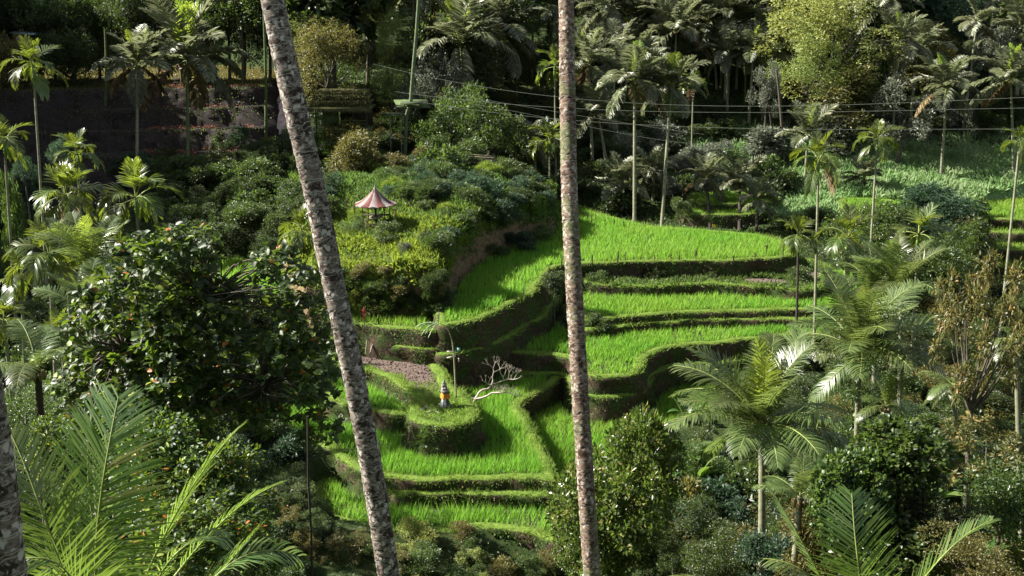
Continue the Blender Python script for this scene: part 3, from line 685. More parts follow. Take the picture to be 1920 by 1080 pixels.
def tree(kind, u, v, y, rx, ry, label, mat=None, base=None, group=None, cat='tree', wood=None, name='broadleaf_tree', limbs=6, tr=None, ryd=None, rot=None, yb=None):
    sd = int(u*3+v*5+y); rg = np.random.default_rng(sd)
    c = at(u, v, y); RX, RZ = px_m(rx, y), px_m(ry, y)
    bx, by = (at(base[0], base[1], yb or y)[:2]) if base else (c.x+rg.uniform(-.1, .1)*RX, c.y+rg.uniform(-.1, .1)*RX)
    bz = H(bx, by)-.2
    root = empty(name, (bx, by, bz), label=label, cat=cat, group=group)
    top = np.array([c.x-bx, c.y-by, c.z-bz])
    me = CR[kind][sd % len(CR[kind])]
    o = link('crown', me, root); o.location = top; o.scale = (RX, RX*(ryd or .9), RZ); o.rotation_euler = (0, 0, rot if rot is not None else rg.uniform(0, 6.28))
    if mat: o.material_slots[0].link = 'OBJECT'; o.material_slots[0].material = mat
    mb = MB(); r0 = tr or max(.035, min(.3, RX*.06)); fork = top-np.array([0, 0, min(RZ*.75, max(top[2]*.6, .1))])
    if fork[2] < .1: fork = np.array([top[0]*.5, top[1]*.5, max(.1, top[2]*.3)])
    mb.tube(curve3((0, 0, 0), fork, (rg.normal(0, .1), rg.normal(0, .1), 0), 6), np.linspace(r0*1.3, r0*.8, 6), 7)
    for i in range(limbs):
        a = i*2.4+rg.uniform(0, 1); e = top+np.array([math.cos(a)*RX*.62, math.sin(a)*RX*.6, RZ*rg.uniform(-.3, .7)])
        mb.tube(curve3(fork, e, (rg.normal(0, RX*.06), rg.normal(0, RX*.06), -RZ*.08), 6), np.linspace(r0*.6, r0*.08, 6), 5)
    mb.build('trunk', wood or M_wood, root, smooth=True)
    return root
def shrub(u, v, y, rx, ry, label, kind='bush', mat=None, group=None, name='shrub', cat='shrub', **k):
    return tree(kind, u, v, y, rx, ry, label, mat, group=group, name=name, cat=cat, limbs=4, **k)

def banana(u, v, y, hpx, label, n=7, seed=0, group=None):
    rg = np.random.default_rng(seed+int(u)); b = gpt(u, v+hpx*.25); y = b.y; z = b.z-.1; h = px_m(hpx, y)*1.1; h0 = h*.3
    root = empty('banana_plant', (b.x, b.y, z), label=label, cat='banana plant', group=group)
    s_ = MB(); s_.tube([(0, 0, 0), (0, 0, h0*.5), (0, 0, h0)], [.12, .1, .07], 8); s_.build('stem', M_shaft, root, True)
    for i in range(n):
        P, D = frond_pts(h, rg.uniform(45, 80), rg.uniform(30, 110), 9); a = rg.uniform(0, .3)+i*2.4
        m_ = MB(); t = np.linspace(0, 1, 9); w = h*.16*np.sin(np.pi*np.clip(.04+t*.96, 0, 1))**.6*np.clip((t-.12)*8, .05, 1)
        V = np.stack([P+np.array([0, 1, .25])*w[:, None], P, P+np.array([0, -1, .25])*w[:, None]], 1).reshape(-1, 3)
        i0 = np.arange(8)*3; Q = np.vstack([np.stack([i0, i0+3, i0+4, i0+1], 1), np.stack([i0+1, i0+4, i0+5, i0+2], 1)])
        m_.quads(V, Q, R=rg.random()); m_.tube(P, np.linspace(.025, .006, 9), 4, m=1, cap=False)
        f = m_.build('leaf', [M_banana, M_rachis], root, True); f.location = (0, 0, h0); f.rotation_euler = (0, 0, a)
    return root

STUFF_SRC = {}
def stuff_scatter(name, items, label):
    """one object of kind stuff: uncountable growth spread over points by geometry nodes; items = (mesh, location, z-rotation, scale xyz, material)"""
    var = {}; vi = []
    for me, l, r, s_, m_ in items:
        k = (me.name, m_.name)
        if k not in STUFF_SRC:
            o = bpy.data.objects.new('leaf_clump_source', me); o.material_slots[0].link = 'OBJECT'; o.material_slots[0].material = m_; c2 = me.copy(); c2.materials[0] = m_
            o.data = c2; STUFF_SRC[k] = o
        vi.append(var.setdefault(k, len(var)))
    me = bpy.data.meshes.new(name); me.from_pydata([tuple(i[1]) for i in items], [], [])
    for nm, ty, vals in (('variant', 'INT', vi), ('turn', 'FLOAT_VECTOR', [(0, 0, i[2]) for i in items]), ('size', 'FLOAT_VECTOR', [tuple(i[3]) for i in items])):
        a = me.attributes.new(nm, ty, 'POINT')
        if ty == 'INT': a.data.foreach_set('value', np.array(vals, np.int32))
        else: a.data.foreach_set('vector', np.array(vals, np.float32).ravel())
    o = link(name, me); ng = bpy.data.node_groups.new(name, 'GeometryNodeTree')
    ng.interface.new_socket('Geometry', in_out='INPUT', socket_type='NodeSocketGeometry'); ng.interface.new_socket('Geometry', in_out='OUTPUT', socket_type='NodeSocketGeometry')
    N = ng.nodes; gi = N.new('NodeGroupInput'); go = N.new('NodeGroupOutput'); jn = N.new('GeometryNodeJoinGeometry')
    def attr(nm, ty):
        a = N.new('GeometryNodeInputNamedAttribute'); a.data_type = ty; a.inputs['Name'].default_value = nm; return a.outputs['Attribute']
    av, at_, as_ = attr('variant', 'INT'), attr('turn', 'FLOAT_VECTOR'), attr('size', 'FLOAT_VECTOR')
    er = N.new('FunctionNodeEulerToRotation'); ng.links.new(at_, er.inputs[0])
    for k, q in var.items():
        cp_ = N.new('FunctionNodeCompare'); cp_.data_type = 'INT'; cp_.operation = 'EQUAL'; ng.links.new(av, cp_.inputs[2]); cp_.inputs[3].default_value = q
        oi = N.new('GeometryNodeObjectInfo'); oi.inputs['Object'].default_value = STUFF_SRC[k]; oi.inputs['As Instance'].default_value = True
        ip = N.new('GeometryNodeInstanceOnPoints'); ng.links.new(gi.outputs[0], ip.inputs['Points']); ng.links.new(cp_.outputs[0], ip.inputs['Selection'])
        ng.links.new(oi.outputs['Geometry'], ip.inputs['Instance']); ng.links.new(er.outputs[0], ip.inputs['Rotation']); ng.links.new(as_, ip.inputs['Scale']); ng.links.new(ip.outputs[0], jn.inputs[0])
    ng.links.new(jn.outputs[0], go.inputs[0])
    md = o.modifiers.new('growth', 'NODES'); md.node_group = ng
    return tag(o, label, kind='stuff')
# ================================================================== the far hillside
GF = 'shaded forest trees filling the far hillside'
rgf = np.random.default_rng(5); cnt = 0
def clear_of(x, y):
    return slab_d(x, y) < -1.5
for yy in np.arange(104, 172, 7.5):
    for xx in np.arange(-84, 86, 8.5):
        x = xx+rgf.uniform(-3, 3); y = yy+rgf.uniform(-3, 3)
        if abs(x) > y*.53+4 or not clear_of(x, y): continue
        if y < 116 and (-3 < x < 22 or x > 24): continue
        if y < 124 and 4 < x < 30: continue
        z = H(x, y); R = rgf.uniform(3.4, 5.6); hh = rgf.uniform(5, 10)
        if -8 < x < 30 and y < 135: R *= .75; hh *= .75
        if x < -14 and y < 124: hh += 4; R *= 1.15
        k = rgf.choice(['wide', 'fine', 'airy', 'wide', 'coarse']); me = CR[k][int(rgf.integers(len(CR[k])))]
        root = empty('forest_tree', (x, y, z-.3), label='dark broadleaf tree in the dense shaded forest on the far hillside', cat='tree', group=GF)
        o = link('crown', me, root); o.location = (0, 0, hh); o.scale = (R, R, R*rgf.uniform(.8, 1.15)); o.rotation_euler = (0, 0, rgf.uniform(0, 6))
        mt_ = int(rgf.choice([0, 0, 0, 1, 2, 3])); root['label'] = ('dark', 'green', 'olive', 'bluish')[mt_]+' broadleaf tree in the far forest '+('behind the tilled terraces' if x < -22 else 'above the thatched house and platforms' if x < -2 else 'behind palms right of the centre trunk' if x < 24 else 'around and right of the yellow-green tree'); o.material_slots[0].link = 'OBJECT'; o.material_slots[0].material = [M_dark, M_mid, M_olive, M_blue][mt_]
        if cnt % 6 == 0:
            tmb = MB(); tmb.tube(curve3((0, 0, 0), (rgf.normal(0, .3), 0, 10), (.2, 0, 0), 6), np.linspace(.22, .1, 6), 7)
            for i in range(5):
                a = i*2.4; tmb.tube(curve3((0, 0, 6), (math.cos(a)*2.6, math.sin(a)*2.6, 10+i*.4), (0, 0, -.3), 5), np.linspace(.12, .03, 5), 5)
            tme = tmb.mesh('trunk', M_wood, True)
        t_ = link('trunk', tme, root); t_.scale = (1, 1, hh/9)
        cnt += 1
for i in range(16):
    x = -48+i*1.95; y = 102.5+rgf.uniform(-1, 2.5); z = H(x, y); R = rgf.uniform(2.4, 3.4); hh = rgf.uniform(4, 8); k = ('wide', 'fine')[i % 2]
    root = empty('forest_tree', (x, y, z-.3), label='dark leafy tree in the row directly behind the tilled terraces', cat='tree', group='row of trees behind the tilled terraces')
    o = link('crown', CR[k][i % 2], root); o.location = (0, 0, hh); o.scale = (R, R, R*1.1); o.rotation_euler = (0, 0, i); t_ = link('trunk', tme, root); t_.scale = (.8, .8, hh/9)
    if i % 3 == 0: o.material_slots[0].link = 'OBJECT'; o.material_slots[0].material = M_mid
for yy in np.arange(62, 106, 7.):  # tall trees out of view, added to cast shade on the tilled slope
    for xx in (-76, -66, -57, -50):
        x = xx+rgf.uniform(-2, 2); y = yy+rgf.uniform(-2, 2)
        if abs(x) < y*.5+3: continue
        z = H(x, y); R = rgf.uniform(4.5, 6); hh = rgf.uniform(11, 15); me = CR['wide'][cnt % 3]; cnt += 1
        root = empty('forest_tree', (x, y, z-.3), label='unseen tall tree added on the left valley side to shade the tilled terraces', cat='tree', group='unseen trees added on the left valley side for shade')
        o = link('crown', me, root); o.location = (0, 0, hh); o.scale = (R, R, R*1.1); o.rotation_euler = (0, 0, rgf.uniform(0, 6))
        t_ = link('trunk', tme, root); t_.scale = (1, 1, hh/9)
GP = 'coconut palms crowding the forested hilltop'
rp = np.random.default_rng(44)
for i in range(46):
    if i < 26: u, v = rp.uniform(1085, 1480), rp.uniform(-30, 120)
    elif i < 38: u, v = rp.uniform(1640, 1920), rp.uniform(-30, 130)
    else: u, v = rp.uniform(560, 1040), rp.uniform(-30, 30)
    y = 112+rp.uniform(0, 14)-v*.05
    palm('far', u, v, y, rp.uniform(46, 64), ('coconut palm crowded among others on the forested hilltop right of the centre trunk', 'coconut palm on the forested hilltop right of the yellow-green tree', 'coconut palm crown at the top edge between the two large trunks')[0 if i < 26 else (1 if i < 38 else 2)], nf=int(rp.integers(11, 15)), group=GP, young=int(rp.integers(0, 3)), rg_seed=500+i,
         levels=[[1, 2, 3, 4, 5], [0, 1, 2, 2, 3, 4], [1, 1, 2, 3, 3, 4, 5], [2, 3, 4, 4, 5, 1]][i % 4])
# slim bare trunks standing in the forest shade
GT = 'slim bare trunks in the forest shade'
def pole_tree(u, v0, v1, y, label, r=.1, mat=None, group=None, bow=.1, name='slim_tree_trunk', u0=None):
    b = at(u, v1, y); z = H(b.x, b.y)-.2; t = at(u0 if u0 is not None else u, v0, y)
    mb = trunk_mesh(curve3((0, 0, 0), (t.x-b.x, t.y-b.y, max(2, t.z-z)), (bow, 0, 0), 9), np.linspace(r*1.2, r*.8, 9), 7, None, .3)
    o = mb.build(name, mat or M_greenwood); o.location = (b.x, b.y, z)
    return tag(o, label, 'tree trunk', group)
pole_tree(197, 55, 205, 93.6, 'vivid mossy green stump-like trunk standing on the dark tilled slope', .11, M_greenwood)
for u, v0, v1, y, l in [(805, -30, 95, 112, 0), (997, 0, 100, 118, 0), (1032, -20, 100, 122, 0), (1045, 20, 100, 121, 0), (458, 60, 165, 103, 1), (1600, 60, 100, 118, 0), (1215, 60, 180, 118, 0), (1350, 80, 195, 116, 0), (1395, 90, 210, 114, 0), (660, 40, 100, 118, 0), (165, 20, 90, 118, 0), (1810, 0, 110, 128, 0), (1828, 10, 95, 126, 0)]:
    pole_tree(u, v0, v1, y, 'pale slim trunk at the edge of the forest right of the picnic table' if l else 'slim pale green trunk rising out of the forest shade', .13, M_greenwood, None if l else GT)
pole_tree(497, -20, 250, 92, 'tall straight slim trunk just left of the leaning coconut trunk', .12, M_greenwood, u0=493)
pole_tree(1475, 130, 232, 99, 'bare tilted trunk under the large yellow-green tree', .13, M_wood, u0=1456)
pole_tree(1458, 175, 228, 100, 'short bare leaning trunk beside the tilted one', .12, M_darkwood, u0=1438)

GC = 'coconut palms on the far forested hillside'
def far_palm(*a, **k): return palm('far', *a, group=GC, **k)
far_palm(862, 82, 100, 92, 'coconut palm with yellow young fronds above the curved green trunk', base=(845, 225), nf=15, young=3, trunk='green', bow=-.35, yb=98)
far_palm(932, 62, 114, 92, 'coconut palm standing just right of the yellow-fronded one', base=(946, 185), nf=15, young=1, trunk='green')
far_palm(258, 122, 87, 72, 'silvery coconut palm with a dead hanging frond in front of the tilled slope', base=(254, 330), nf=15, young=2, yb=84)
far_palm(350, 112, 90, 112, 'tall coconut palm with upright spear fronds above the picnic table', base=(352, 312), nf=16, young=3, trunk='green', yb=84.5)
far_palm(1190, 152, 84, 74, 'pale coconut palm with yellow young fronds, nearest right of the centre trunk', base=(1190, 418), nf=17, young=4, yb=82)
far_palm(1258, 162, 84.5, 70, 'pale coconut palm paired with the yellow-fronded palm, on its right', base=(1240, 422), nf=16, young=3, yb=81.5)
far_palm(1103, 118, 96, 70, 'coconut palm half hidden behind the top of the centre trunk', base=(1112, 330), nf=15, young=3)
far_palm(1178, 32, 118, 72, 'coconut palm on the skyline row, first right of the centre trunk', nf=15, young=1)
far_palm(1268, 58, 112, 72, 'dark coconut palm in the second gap of the skyline row', nf=15, young=0)
far_palm(1335, 40, 118, 68, 'coconut palm with tall pale trunk in the skyline row', base=(1343, 200), nf=14, young=0, yb=116)
far_palm(1385, 48, 116, 70, 'coconut palm in the middle of the skyline row with brown hanging fronds', nf=15, young=1, levels=[1, 2, 3, 4, 5, 5])
far_palm(1412, 100, 110, 52, 'arching silvery palm beside the big yellow-green tree', base=(1405, 210), nf=13, young=1)
far_palm(1440, 60, 114, 48, 'small coconut palm touching the yellow-green tree', nf=13, young=2)
far_palm(1683, 82, 105, 62, 'silvery drooping palm right of the big yellow-green tree', nf=14, young=2, levels=[0, 1, 2, 4, 4, 5])
far_palm(1660, 8, 114, 60, 'yellowish palm crown at the top edge right of the big tree', nf=14, young=3)
far_palm(1775, 165, 97, 66, 'grey drooping palm with a slender trunk at the foot of the far right forest', base=(1768, 298), nf=15, young=1)
far_palm(1895, 150, 98, 72, 'large grey palm at the right edge of the far forest', base=(1905, 300), nf=16, young=2)
far_palm(1060, 12, 122, 60, 'coconut palm above the forest just left of the centre trunk', nf=14, young=0)
far_palm(1120, 210, 96, 55, 'grey low palm behind the wires right of the centre trunk', base=(1142, 330), nf=14, young=0)
far_palm(1515, 255, 94, 62, 'palm with a bright yellow spear frond above the meadow', base=(1510, 330), nf=11, young=3, levels=[0, 0, 1, 2, 3, 4])
far_palm(1325, 335, 88, 52, 'dark slim-trunked palm on the left of the small green terrace', base=(1332, 430), nf=12, young=0, trunk='dark', yb=82)
far_palm(1387, 345, 87, 56, 'dark slim-trunked palm in the middle of the small green terrace', base=(1387, 432), nf=12, young=0, trunk='dark', yb=81.5, levels=[1, 1, 2, 3, 4])
far_palm(1420, 375, 84, 50, 'dark slim-trunked palm on the right of the small green terrace', base=(1419, 436), nf=12, young=0, trunk='dark', yb=80.5)
far_palm(1165, 345, 88, 56, 'low palm among dark undergrowth right of the centre trunk', base=(1165, 380), nf=13, young=0)
far_palm(1225, 320, 90, 50, 'shaded palm between the two pale palm trunks', base=(1225, 370), nf=12, young=0)
far_palm(1000, 270, 92, 45, 'small grey palm left of the centre trunk above the bluff', base=(1010, 330), nf=12, young=0)
far_palm(1620, 335, 93, 44, 'dark young palm standing low in the meadow', base=(1620, 372), nf=12, young=0, trunk='dark', levels=[1, 2, 3, 4])
far_palm(560, -5, 108, 70, 'palm crown at the top edge behind the leaning trunk', nf=13, young=0)
GA = 'areca palms with small crowns on thin trunks'
def areca(u, v, y, r, label, base=None, kind='areca', nf=10, trunk='pale', **k): return palm(kind, u, v, y, r, label, base=base, nf=nf, trunk=trunk, group=GA, **k)
areca(1535, 300, 62, 48, 'areca palm with a dark round crown and green shaft in front of the meadow', base=(1531, 610), nf=13, yb=60, kind='arecan')
areca(1645, 262, 66, 36, 'yellowish areca palm on a very thin straight trunk before the meadow', base=(1634, 495), nf=11, yb=64, kind='arecan')
areca(1497, 440, 60, 38, 'areca palm with a short thin trunk left of the rounded pale-topped tree', base=(1497, 640), nf=11, yb=58, trunk='dark', kind='arecan')
areca(1912, 268, 60, 30, 'areca palm cut by the right edge on a long thin pale trunk', base=(1884, 562), nf=10, yb=58, kind='arecan')
areca(1590, 448, 58, 52, 'dark areca crown in front of the rounded pale-topped tree', base=(1583, 560), nf=12, kind='arecan')
areca(1722, 440, 58, 52, 'dark areca crown with pale leaflet tips right of the rounded tree', base=(1722, 560), nf=12, kind='arecan')
areca(1040, 125, 92, 36, 'green areca palm just left of the top of the centre trunk', base=(1044, 300), nf=11)
areca(1030, 265, 88, 40, 'lower areca palm left of the centre trunk above the bluff end', base=(1032, 340), nf=11)
areca(1300, 158, 100, 26, 'small yellow areca crown right of the paired coconut palms', base=(1300, 220), nf=9)
areca(62, 125, 62, 46, 'tall areca palm with a yellow-tipped crown at the far left', base=(70, 400), nf=13, kind='arecan', yb=60)
areca(8, 268, 56, 46, 'areca palm cut by the left edge of the picture', base=(5, 420), nf=11, kind='arecan')
areca(145, 290, 58, 40, 'small areca crown before the dark slope, right of the tall thin trunk', base=(145, 450), nf=12, kind='arecan')
areca(122, 368, 50, 62, 'dense areca crown in the cluster on the left, highest of the cluster', base=(118, 560), nf=14, kind='arecan', tr=.09)
areca(255, 372, 52, 64, 'wide areca crown left of the big-leaved tree top', base=(262, 560), nf=13, kind='arecan', tr=.09)
areca(92, 478, 44, 66, 'large areca crown with a hanging skirt in the middle of the left cluster', base=(92, 700), nf=15, kind='arecan', tr=.09)
areca(40, 520, 47, 50, 'areca crown left of the skirted one', base=(30, 640), nf=12, kind='arecan')
areca(165, 490, 46, 42, 'small areca crown tucked beside the big-leaved tree', base=(165, 640), nf=12, kind='arecan')
areca(8, 600, 40, 48, 'low areca crown at the left edge under the cluster', base=(5, 700), nf=12, kind='arecan')
areca(565, 432, 66, 42, 'areca crown peeping out left of the leaning trunk', base=(572, 500), nf=13, kind='arecan')
areca(115, 620, 41, 40, 'drooping areca crown above the long arching coconut frond', base=(112, 760), nf=12, kind='arecan')

# broadleaf trees one can tell apart
tree('cloud', 1555, 78, 106, 118, 92, 'large yellow-green leafy tree at the top right of the picture', M_yellow, base=(1575, 250), limbs=9)
tree('cloud', 1520, 130, 104, 66, 62, 'lower left bough mass of yellow-green foliage hanging under the large tree', M_yellow, base=(1560, 250))
tree('airy', 1580, 190, 103, 62, 55, 'thin olive tree below the large yellow-green one', M_olive)
tree('wide', 1600, 155, 106, 60, 55, 'dark leafy tree hard against the right side of the yellow-green one', M_dark)
tree('airy', 1690, 215, 100, 62, 60, 'dark small-leaved tree above the meadow', M_grey)
tree('wide', 1745, 110, 112, 60, 50, 'grey-brown leafy tree right of the drooping silvery palm', M_olive)
tree('fine', 1760, 45, 120, 80, 50, 'feathery blue-green tree at the top right before the far sunny terrace', M_blue)
tree('layer', 1860, 100, 112, 60, 40, 'low pale shrubby tree under the far sunny terrace', M_grey)
tree('airy', 1438, 165, 101, 28, 45, 'slender silvery small-leaved tree left of the yellow-green tree', M_grey)
tree('cloud', 715, 25, 104, 34, 52, 'narrow yellowish tree top right of the leaning trunk', M_yellow, base=(735, 230))
tree('cloud', 735, 85, 102, 36, 50, 'middle yellowish tree in the column beside the tall green trunk', M_yellow, base=(735, 230))
tree('fine', 735, 155, 98, 38, 30, 'lowest yellowish tree just left of the tree platforms', M_yellow, base=(730, 240))
tree('cloud', 610, 112, 97, 76, 66, 'broad olive-yellow tree immediately right of the leaning trunk', M_olive, base=(620, 230), limbs=9)
tree('fine', 585, 60, 99, 50, 30, 'upper olive-yellow tree touching the leaning trunk', M_yellow, base=(600, 230))
tree('hang', 655, 298, 84, 48, 42, 'rounded yellow-tipped tree above and left of the striped pavilion', M_olive)
tree('hang', 645, 255, 88, 40, 28, 'small olive tree right under the thatched house', M_olive)
tree('layer', 815, 165, 97, 64, 52, 'flat-tiered dark tree right of the tree platforms', M_grey)
tree('layer', 870, 220, 92, 75, 50, 'wide low-tiered green tree before the forest shade', M_mid)
tree('layer', 920, 245, 91, 75, 45, 'second low-tiered tree right behind the bamboo frame', M_mid)
tree('wide', 60, 45, 104, 78, 60, 'bluish green tree around the little orange-walled hut', M_blue)
tree('wide', 130, 115, 98, 52, 48, 'dark rounded tree between the areca and the green stump', M_dark)
tree('wide', 25, 140, 96, 55, 60, 'olive shaggy tree behind the tall areca at the far left', M_olive)
tree('fine', 1612, 440, 70, 58, 60, 'rounded tree with a pale flowering top in the right middle', M_round, cat='tree')
tree('wide', 1665, 450, 70, 55, 60, 'dark tree joined to the right of the rounded pale-topped tree', M_dark)
tree('hang', 1765, 395, 80, 62, 44, 'feathery drooping shrub-like bamboo below the meadow', M_blue)
tree('hang', 1812, 460, 72, 40, 48, 'dark tangled tree left of the stepped green terraces', M_mid)
tree('wide', 1770, 500, 68, 50, 45, 'dark green tree behind the big right coconut palms', M_mid)
tree('wide', 1880, 620, 62, 60, 48, 'green leafy tree at the right edge below the stepped terraces', M_mid)
tree('coarse', 1430, 265, 101, 62, 24, 'pale broad-leaved shrub row on the upper edge of the meadow', M_grey, cat='shrub', name='shrub')
tree('coarse', 1560, 255, 103, 50, 26, 'grey-leaved shrub beside the yellow spear palm', M_grey, cat='shrub', name='shrub')
tree('bush', 1275, 395, 84, 20, 22, 'bright green small shrub between the pale palm trunks', M_mid, cat='shrub', name='shrub')
# a vine-covered stem at the left edge
tree('bush', 20, 425, 62, 26, 90, 'green vine-smothered stump standing at the left edge', M_mid, name='vine_covered_stump', cat='tree')
for u, v, y, r, l in [(45, 320, 66, 26, 'blue-green umbrella-crowned papaya tree at the left edge'), (110, 282, 66, 22, 'blue-green papaya tree beside the small areca crown'), (265, 300, 80, 14, 'tiny blue-green papaya seedling on the dark slope')]:
    tree('layer', u, v, y, r, r*.8, l, M_blue, name='papaya_tree', cat='papaya tree', limbs=8)

# shrubs on the slope under the tilled terraces
rs = np.random.default_rng(21); its = []
for i in range(75):
    p = gpt(rs.uniform(280, 610), rs.uniform(305, 500))
    if p is None or slab_d(p.x, p.y) > -.3: continue
    R = rs.uniform(.8, 1.6); k = ('bush', 'hang', 'fine', 'airy', 'coarse')[i % 5]
    its.append((CR[k][i % len(CR[k])], p+Vector((0, 0, R*.35)), rs.uniform(0, 6), (R, R, R*.8), [M_dark, M_dark, M_mid][i % 3]))
stuff_scatter('slope_thicket', its, 'dark tangled thicket smothering the shaded slope behind the big-leaved tree')
for u, v, y, r, l in [(450, 265, 90, 26, 'blue-green feathery shrub at the upper edge of the dark slope'), (500, 285, 88, 24, 'pale green shrub under the slim trunk'), (415, 280, 89, 24, 'dark green shrub right of the tall spear palm trunk'), (545, 260, 90, 26, 'dark shrub close behind the leaning trunk')]:
    shrub(u, v, y, r, r, l, 'airy', M_blue if 'blue' in l else M_mid)

# understorey all over the forest edge
GU = 'undergrowth shrubs at the forest edge'
def scatter_shrubs(n, ur, vr, yf, Rr, mats, label, group, kinds=('bush', 'coarse', 'hang', 'airy'), seed=0, cat='shrub', name='shrub', stuff=False):
    rg = np.random.default_rng(seed); done = 0; its = []
    for i in range(n*4):
        if done >= n: break
        u, v = rg.uniform(*ur), rg.uniform(*vr); p = gpt(u, v)
        if p is None or slab_d(p.x, p.y) > -.35 or (u < 1400 and u > 1100 and 600 < v < 850): continue
        z = p.z; R = rg.uniform(*Rr)
        if stuff:
            k = kinds[i % len(kinds)]; its.append((CR[k][i % len(CR[k])], Vector((p.x, p.y, z+R*.35)), rg.uniform(0, 6), (R, R, R*rg.uniform(.7, 1.)), mats[int(rg.integers(len(mats)))])); done += 1; continue
        mi = int(rg.integers(len(mats))); cw = {'dark_forest_leaf': 'dark green', 'green_leaf': 'mid green', 'olive_leaf': 'olive', 'silvery_leaf': 'silvery grey', 'blue_green_leaf': 'blue-green', 'yellow_green_leaf': 'yellow-green'}.get(mats[mi].name, 'green')
        root = empty(name, (p.x, p.y, z-.1), label=cw+' '+label, cat=cat, group=group)
        k = kinds[i % len(kinds)]
        o = link('crown', CR[k][i % len(CR[k])], root); o.scale = (R, R, R*rg.uniform(.7, 1.)); o.location = (0, 0, R*.45); o.rotation_euler = (0, 0, rg.uniform(0, 6))
        o.material_slots[0].link = 'OBJECT'; o.material_slots[0].material = mats[mi]
        done += 1
    if stuff: stuff_scatter(stuff, its, label)
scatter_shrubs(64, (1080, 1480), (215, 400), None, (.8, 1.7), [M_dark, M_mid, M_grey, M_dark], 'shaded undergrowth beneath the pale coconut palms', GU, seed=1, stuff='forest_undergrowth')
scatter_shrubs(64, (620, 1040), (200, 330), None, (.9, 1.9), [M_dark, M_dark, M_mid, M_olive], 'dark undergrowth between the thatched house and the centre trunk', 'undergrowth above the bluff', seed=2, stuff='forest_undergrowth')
scatter_shrubs(26, (1480, 1920), (205, 262), None, (.9, 1.8), [M_dark, M_grey, M_mid], 'shrub on the upper rim of the meadow', 'shrubs on the rim of the meadow', seed=3)
scatter_shrubs(30, (1440, 1840), (410, 600), None, (.7, 1.4), [M_mid, M_dark, M_mid, M_olive], 'leafy shrub in the thicket among the right areca palms', 'shrubs in the right thicket', seed=4)
scatter_shrubs(46, (1240, 1920), (720, 1080), None, (.5, 1.1), [M_mid, M_dark, M_dark, M_mid], 'low leafy shrub in the gully around the large coconut palm', 'shrubs in the right gully', seed=5)
scatter_shrubs(54, (0, 480), (560, 800), None, (.8, 1.5), [M_dark, M_mid, M_dark], 'dark thicket in the gully behind the big-leaved tree', 'shrubs in the left gully', seed=6, stuff='gully_thicket')
scatter_shrubs(38, (560, 1100), (1015, 1130), None, (.35, .75), [M_mid, M_olive, M_mid, M_yellow], 'small leafy shrub on the bank under the lowest rice terrace', 'shrubs on the lowest bank', seed=7, kinds=('bush', 'hang', 'fine', 'airy'))
scatter_shrubs(22, (540, 640), (880, 1080), None, (.3, .6), [M_olive, M_mid, M_dark], 'scrubby plant on the eroded bank left of the leaning trunk', 'plants on the eroded left bank', seed=8, kinds=('bush', 'fine', 'airy'))
# shrubs on the bluff
M_darkblue = M_blue
for i, (u, v, y, r, k, m_) in enumerate([(795, 335, 79, 24, 'bush', M_blue), (835, 348, 78, 26, 'hang', M_mid), (868, 360, 76, 26, 'bush', M_blue), (905, 378, 75, 28, 'bush', M_blue), (940, 392, 74, 26, 'hang', M_blue), (975, 405, 74, 24, 'bush', M_blue), (1010, 405, 76, 22, 'bush', M_mid), (880, 400, 72, 24, 'hang', M_mid), (840, 385, 73, 24, 'bush', M_blue), (925, 420, 71, 22, 'bush', M_mid), (970, 380, 79, 24, 'bush', M_blue), (1015, 380, 80, 18, 'hang', M_blue), (930, 350, 83, 28, 'bush', M_mid), (880, 330, 84, 28, 'bush', M_dark), (960, 345, 86, 26, 'hang', M_mid), (760, 350, 78, 20, 'bush', M_dark), (870, 425, 69, 18, 'hang', M_mid), (990, 425, 72.5, 16, 'bush', M_blue), (800, 400, 71, 16, 'grassy', M_mid)]):
    p = at(u, v, y); z = H(p.x, p.y); R = px_m(r, y)*1.15
    root = empty('shrub', (p.x, p.y, z-.1), label='green shrub on the slope of the bluff right of the pavilion', cat='shrub', group='shrubs covering the bluff above the big terrace')
    o = link('crown', CR[k][i % len(CR[k])], root); o.scale = (R, R, R*.8); o.location = (0, 0, R*.4); o.rotation_euler = (0, 0, i)
    o.material_slots[0].link = 'OBJECT'; o.material_slots[0].material = m_
rs = np.random.default_rng(33)
nb = 0; its = []
while nb < 62:
    x, y = rs.uniform(-14, 5), rs.uniform(64, 90)
    if sdist(np.array([x]), np.array([y]), BLUFF)[0] < .7 or y < 67-x*.35: continue
    nb += 1; z = H(x, y); R = rs.uniform(.6, 1.15)
    k = ('bush', 'hang', 'grassy', 'grassy', 'grassy', 'airy')[nb % 6]
    its.append((CR[k][nb % len(CR[k])], (x, y, z+R*.3), nb*1., (R, R, R*.8), (M_blue, M_mid, M_mid, M_dark, M_bluffg)[nb % 5]))
for i in range(60):
    u = rs.uniform(600, 836); p = onz(u, 606, -17.3); x, y = p.x, p.y
    while sdist(np.array([x]), np.array([y]), BLUFF)[0] < .02: y += .06
    z = -17.2+rs.uniform(0, 1)**1.3*2.4; y += (z+17.2)*.22; R = rs.uniform(.35, .8); k = ('bush', 'hang', 'grassy', 'fine')[i % 4]; its.append((CR[k][i % len(CR[k])], (x, y, z), i*1., (R, R*.8, R*.8), (M_olive, M_dark, M_mid, M_bluffg)[i % 4]))
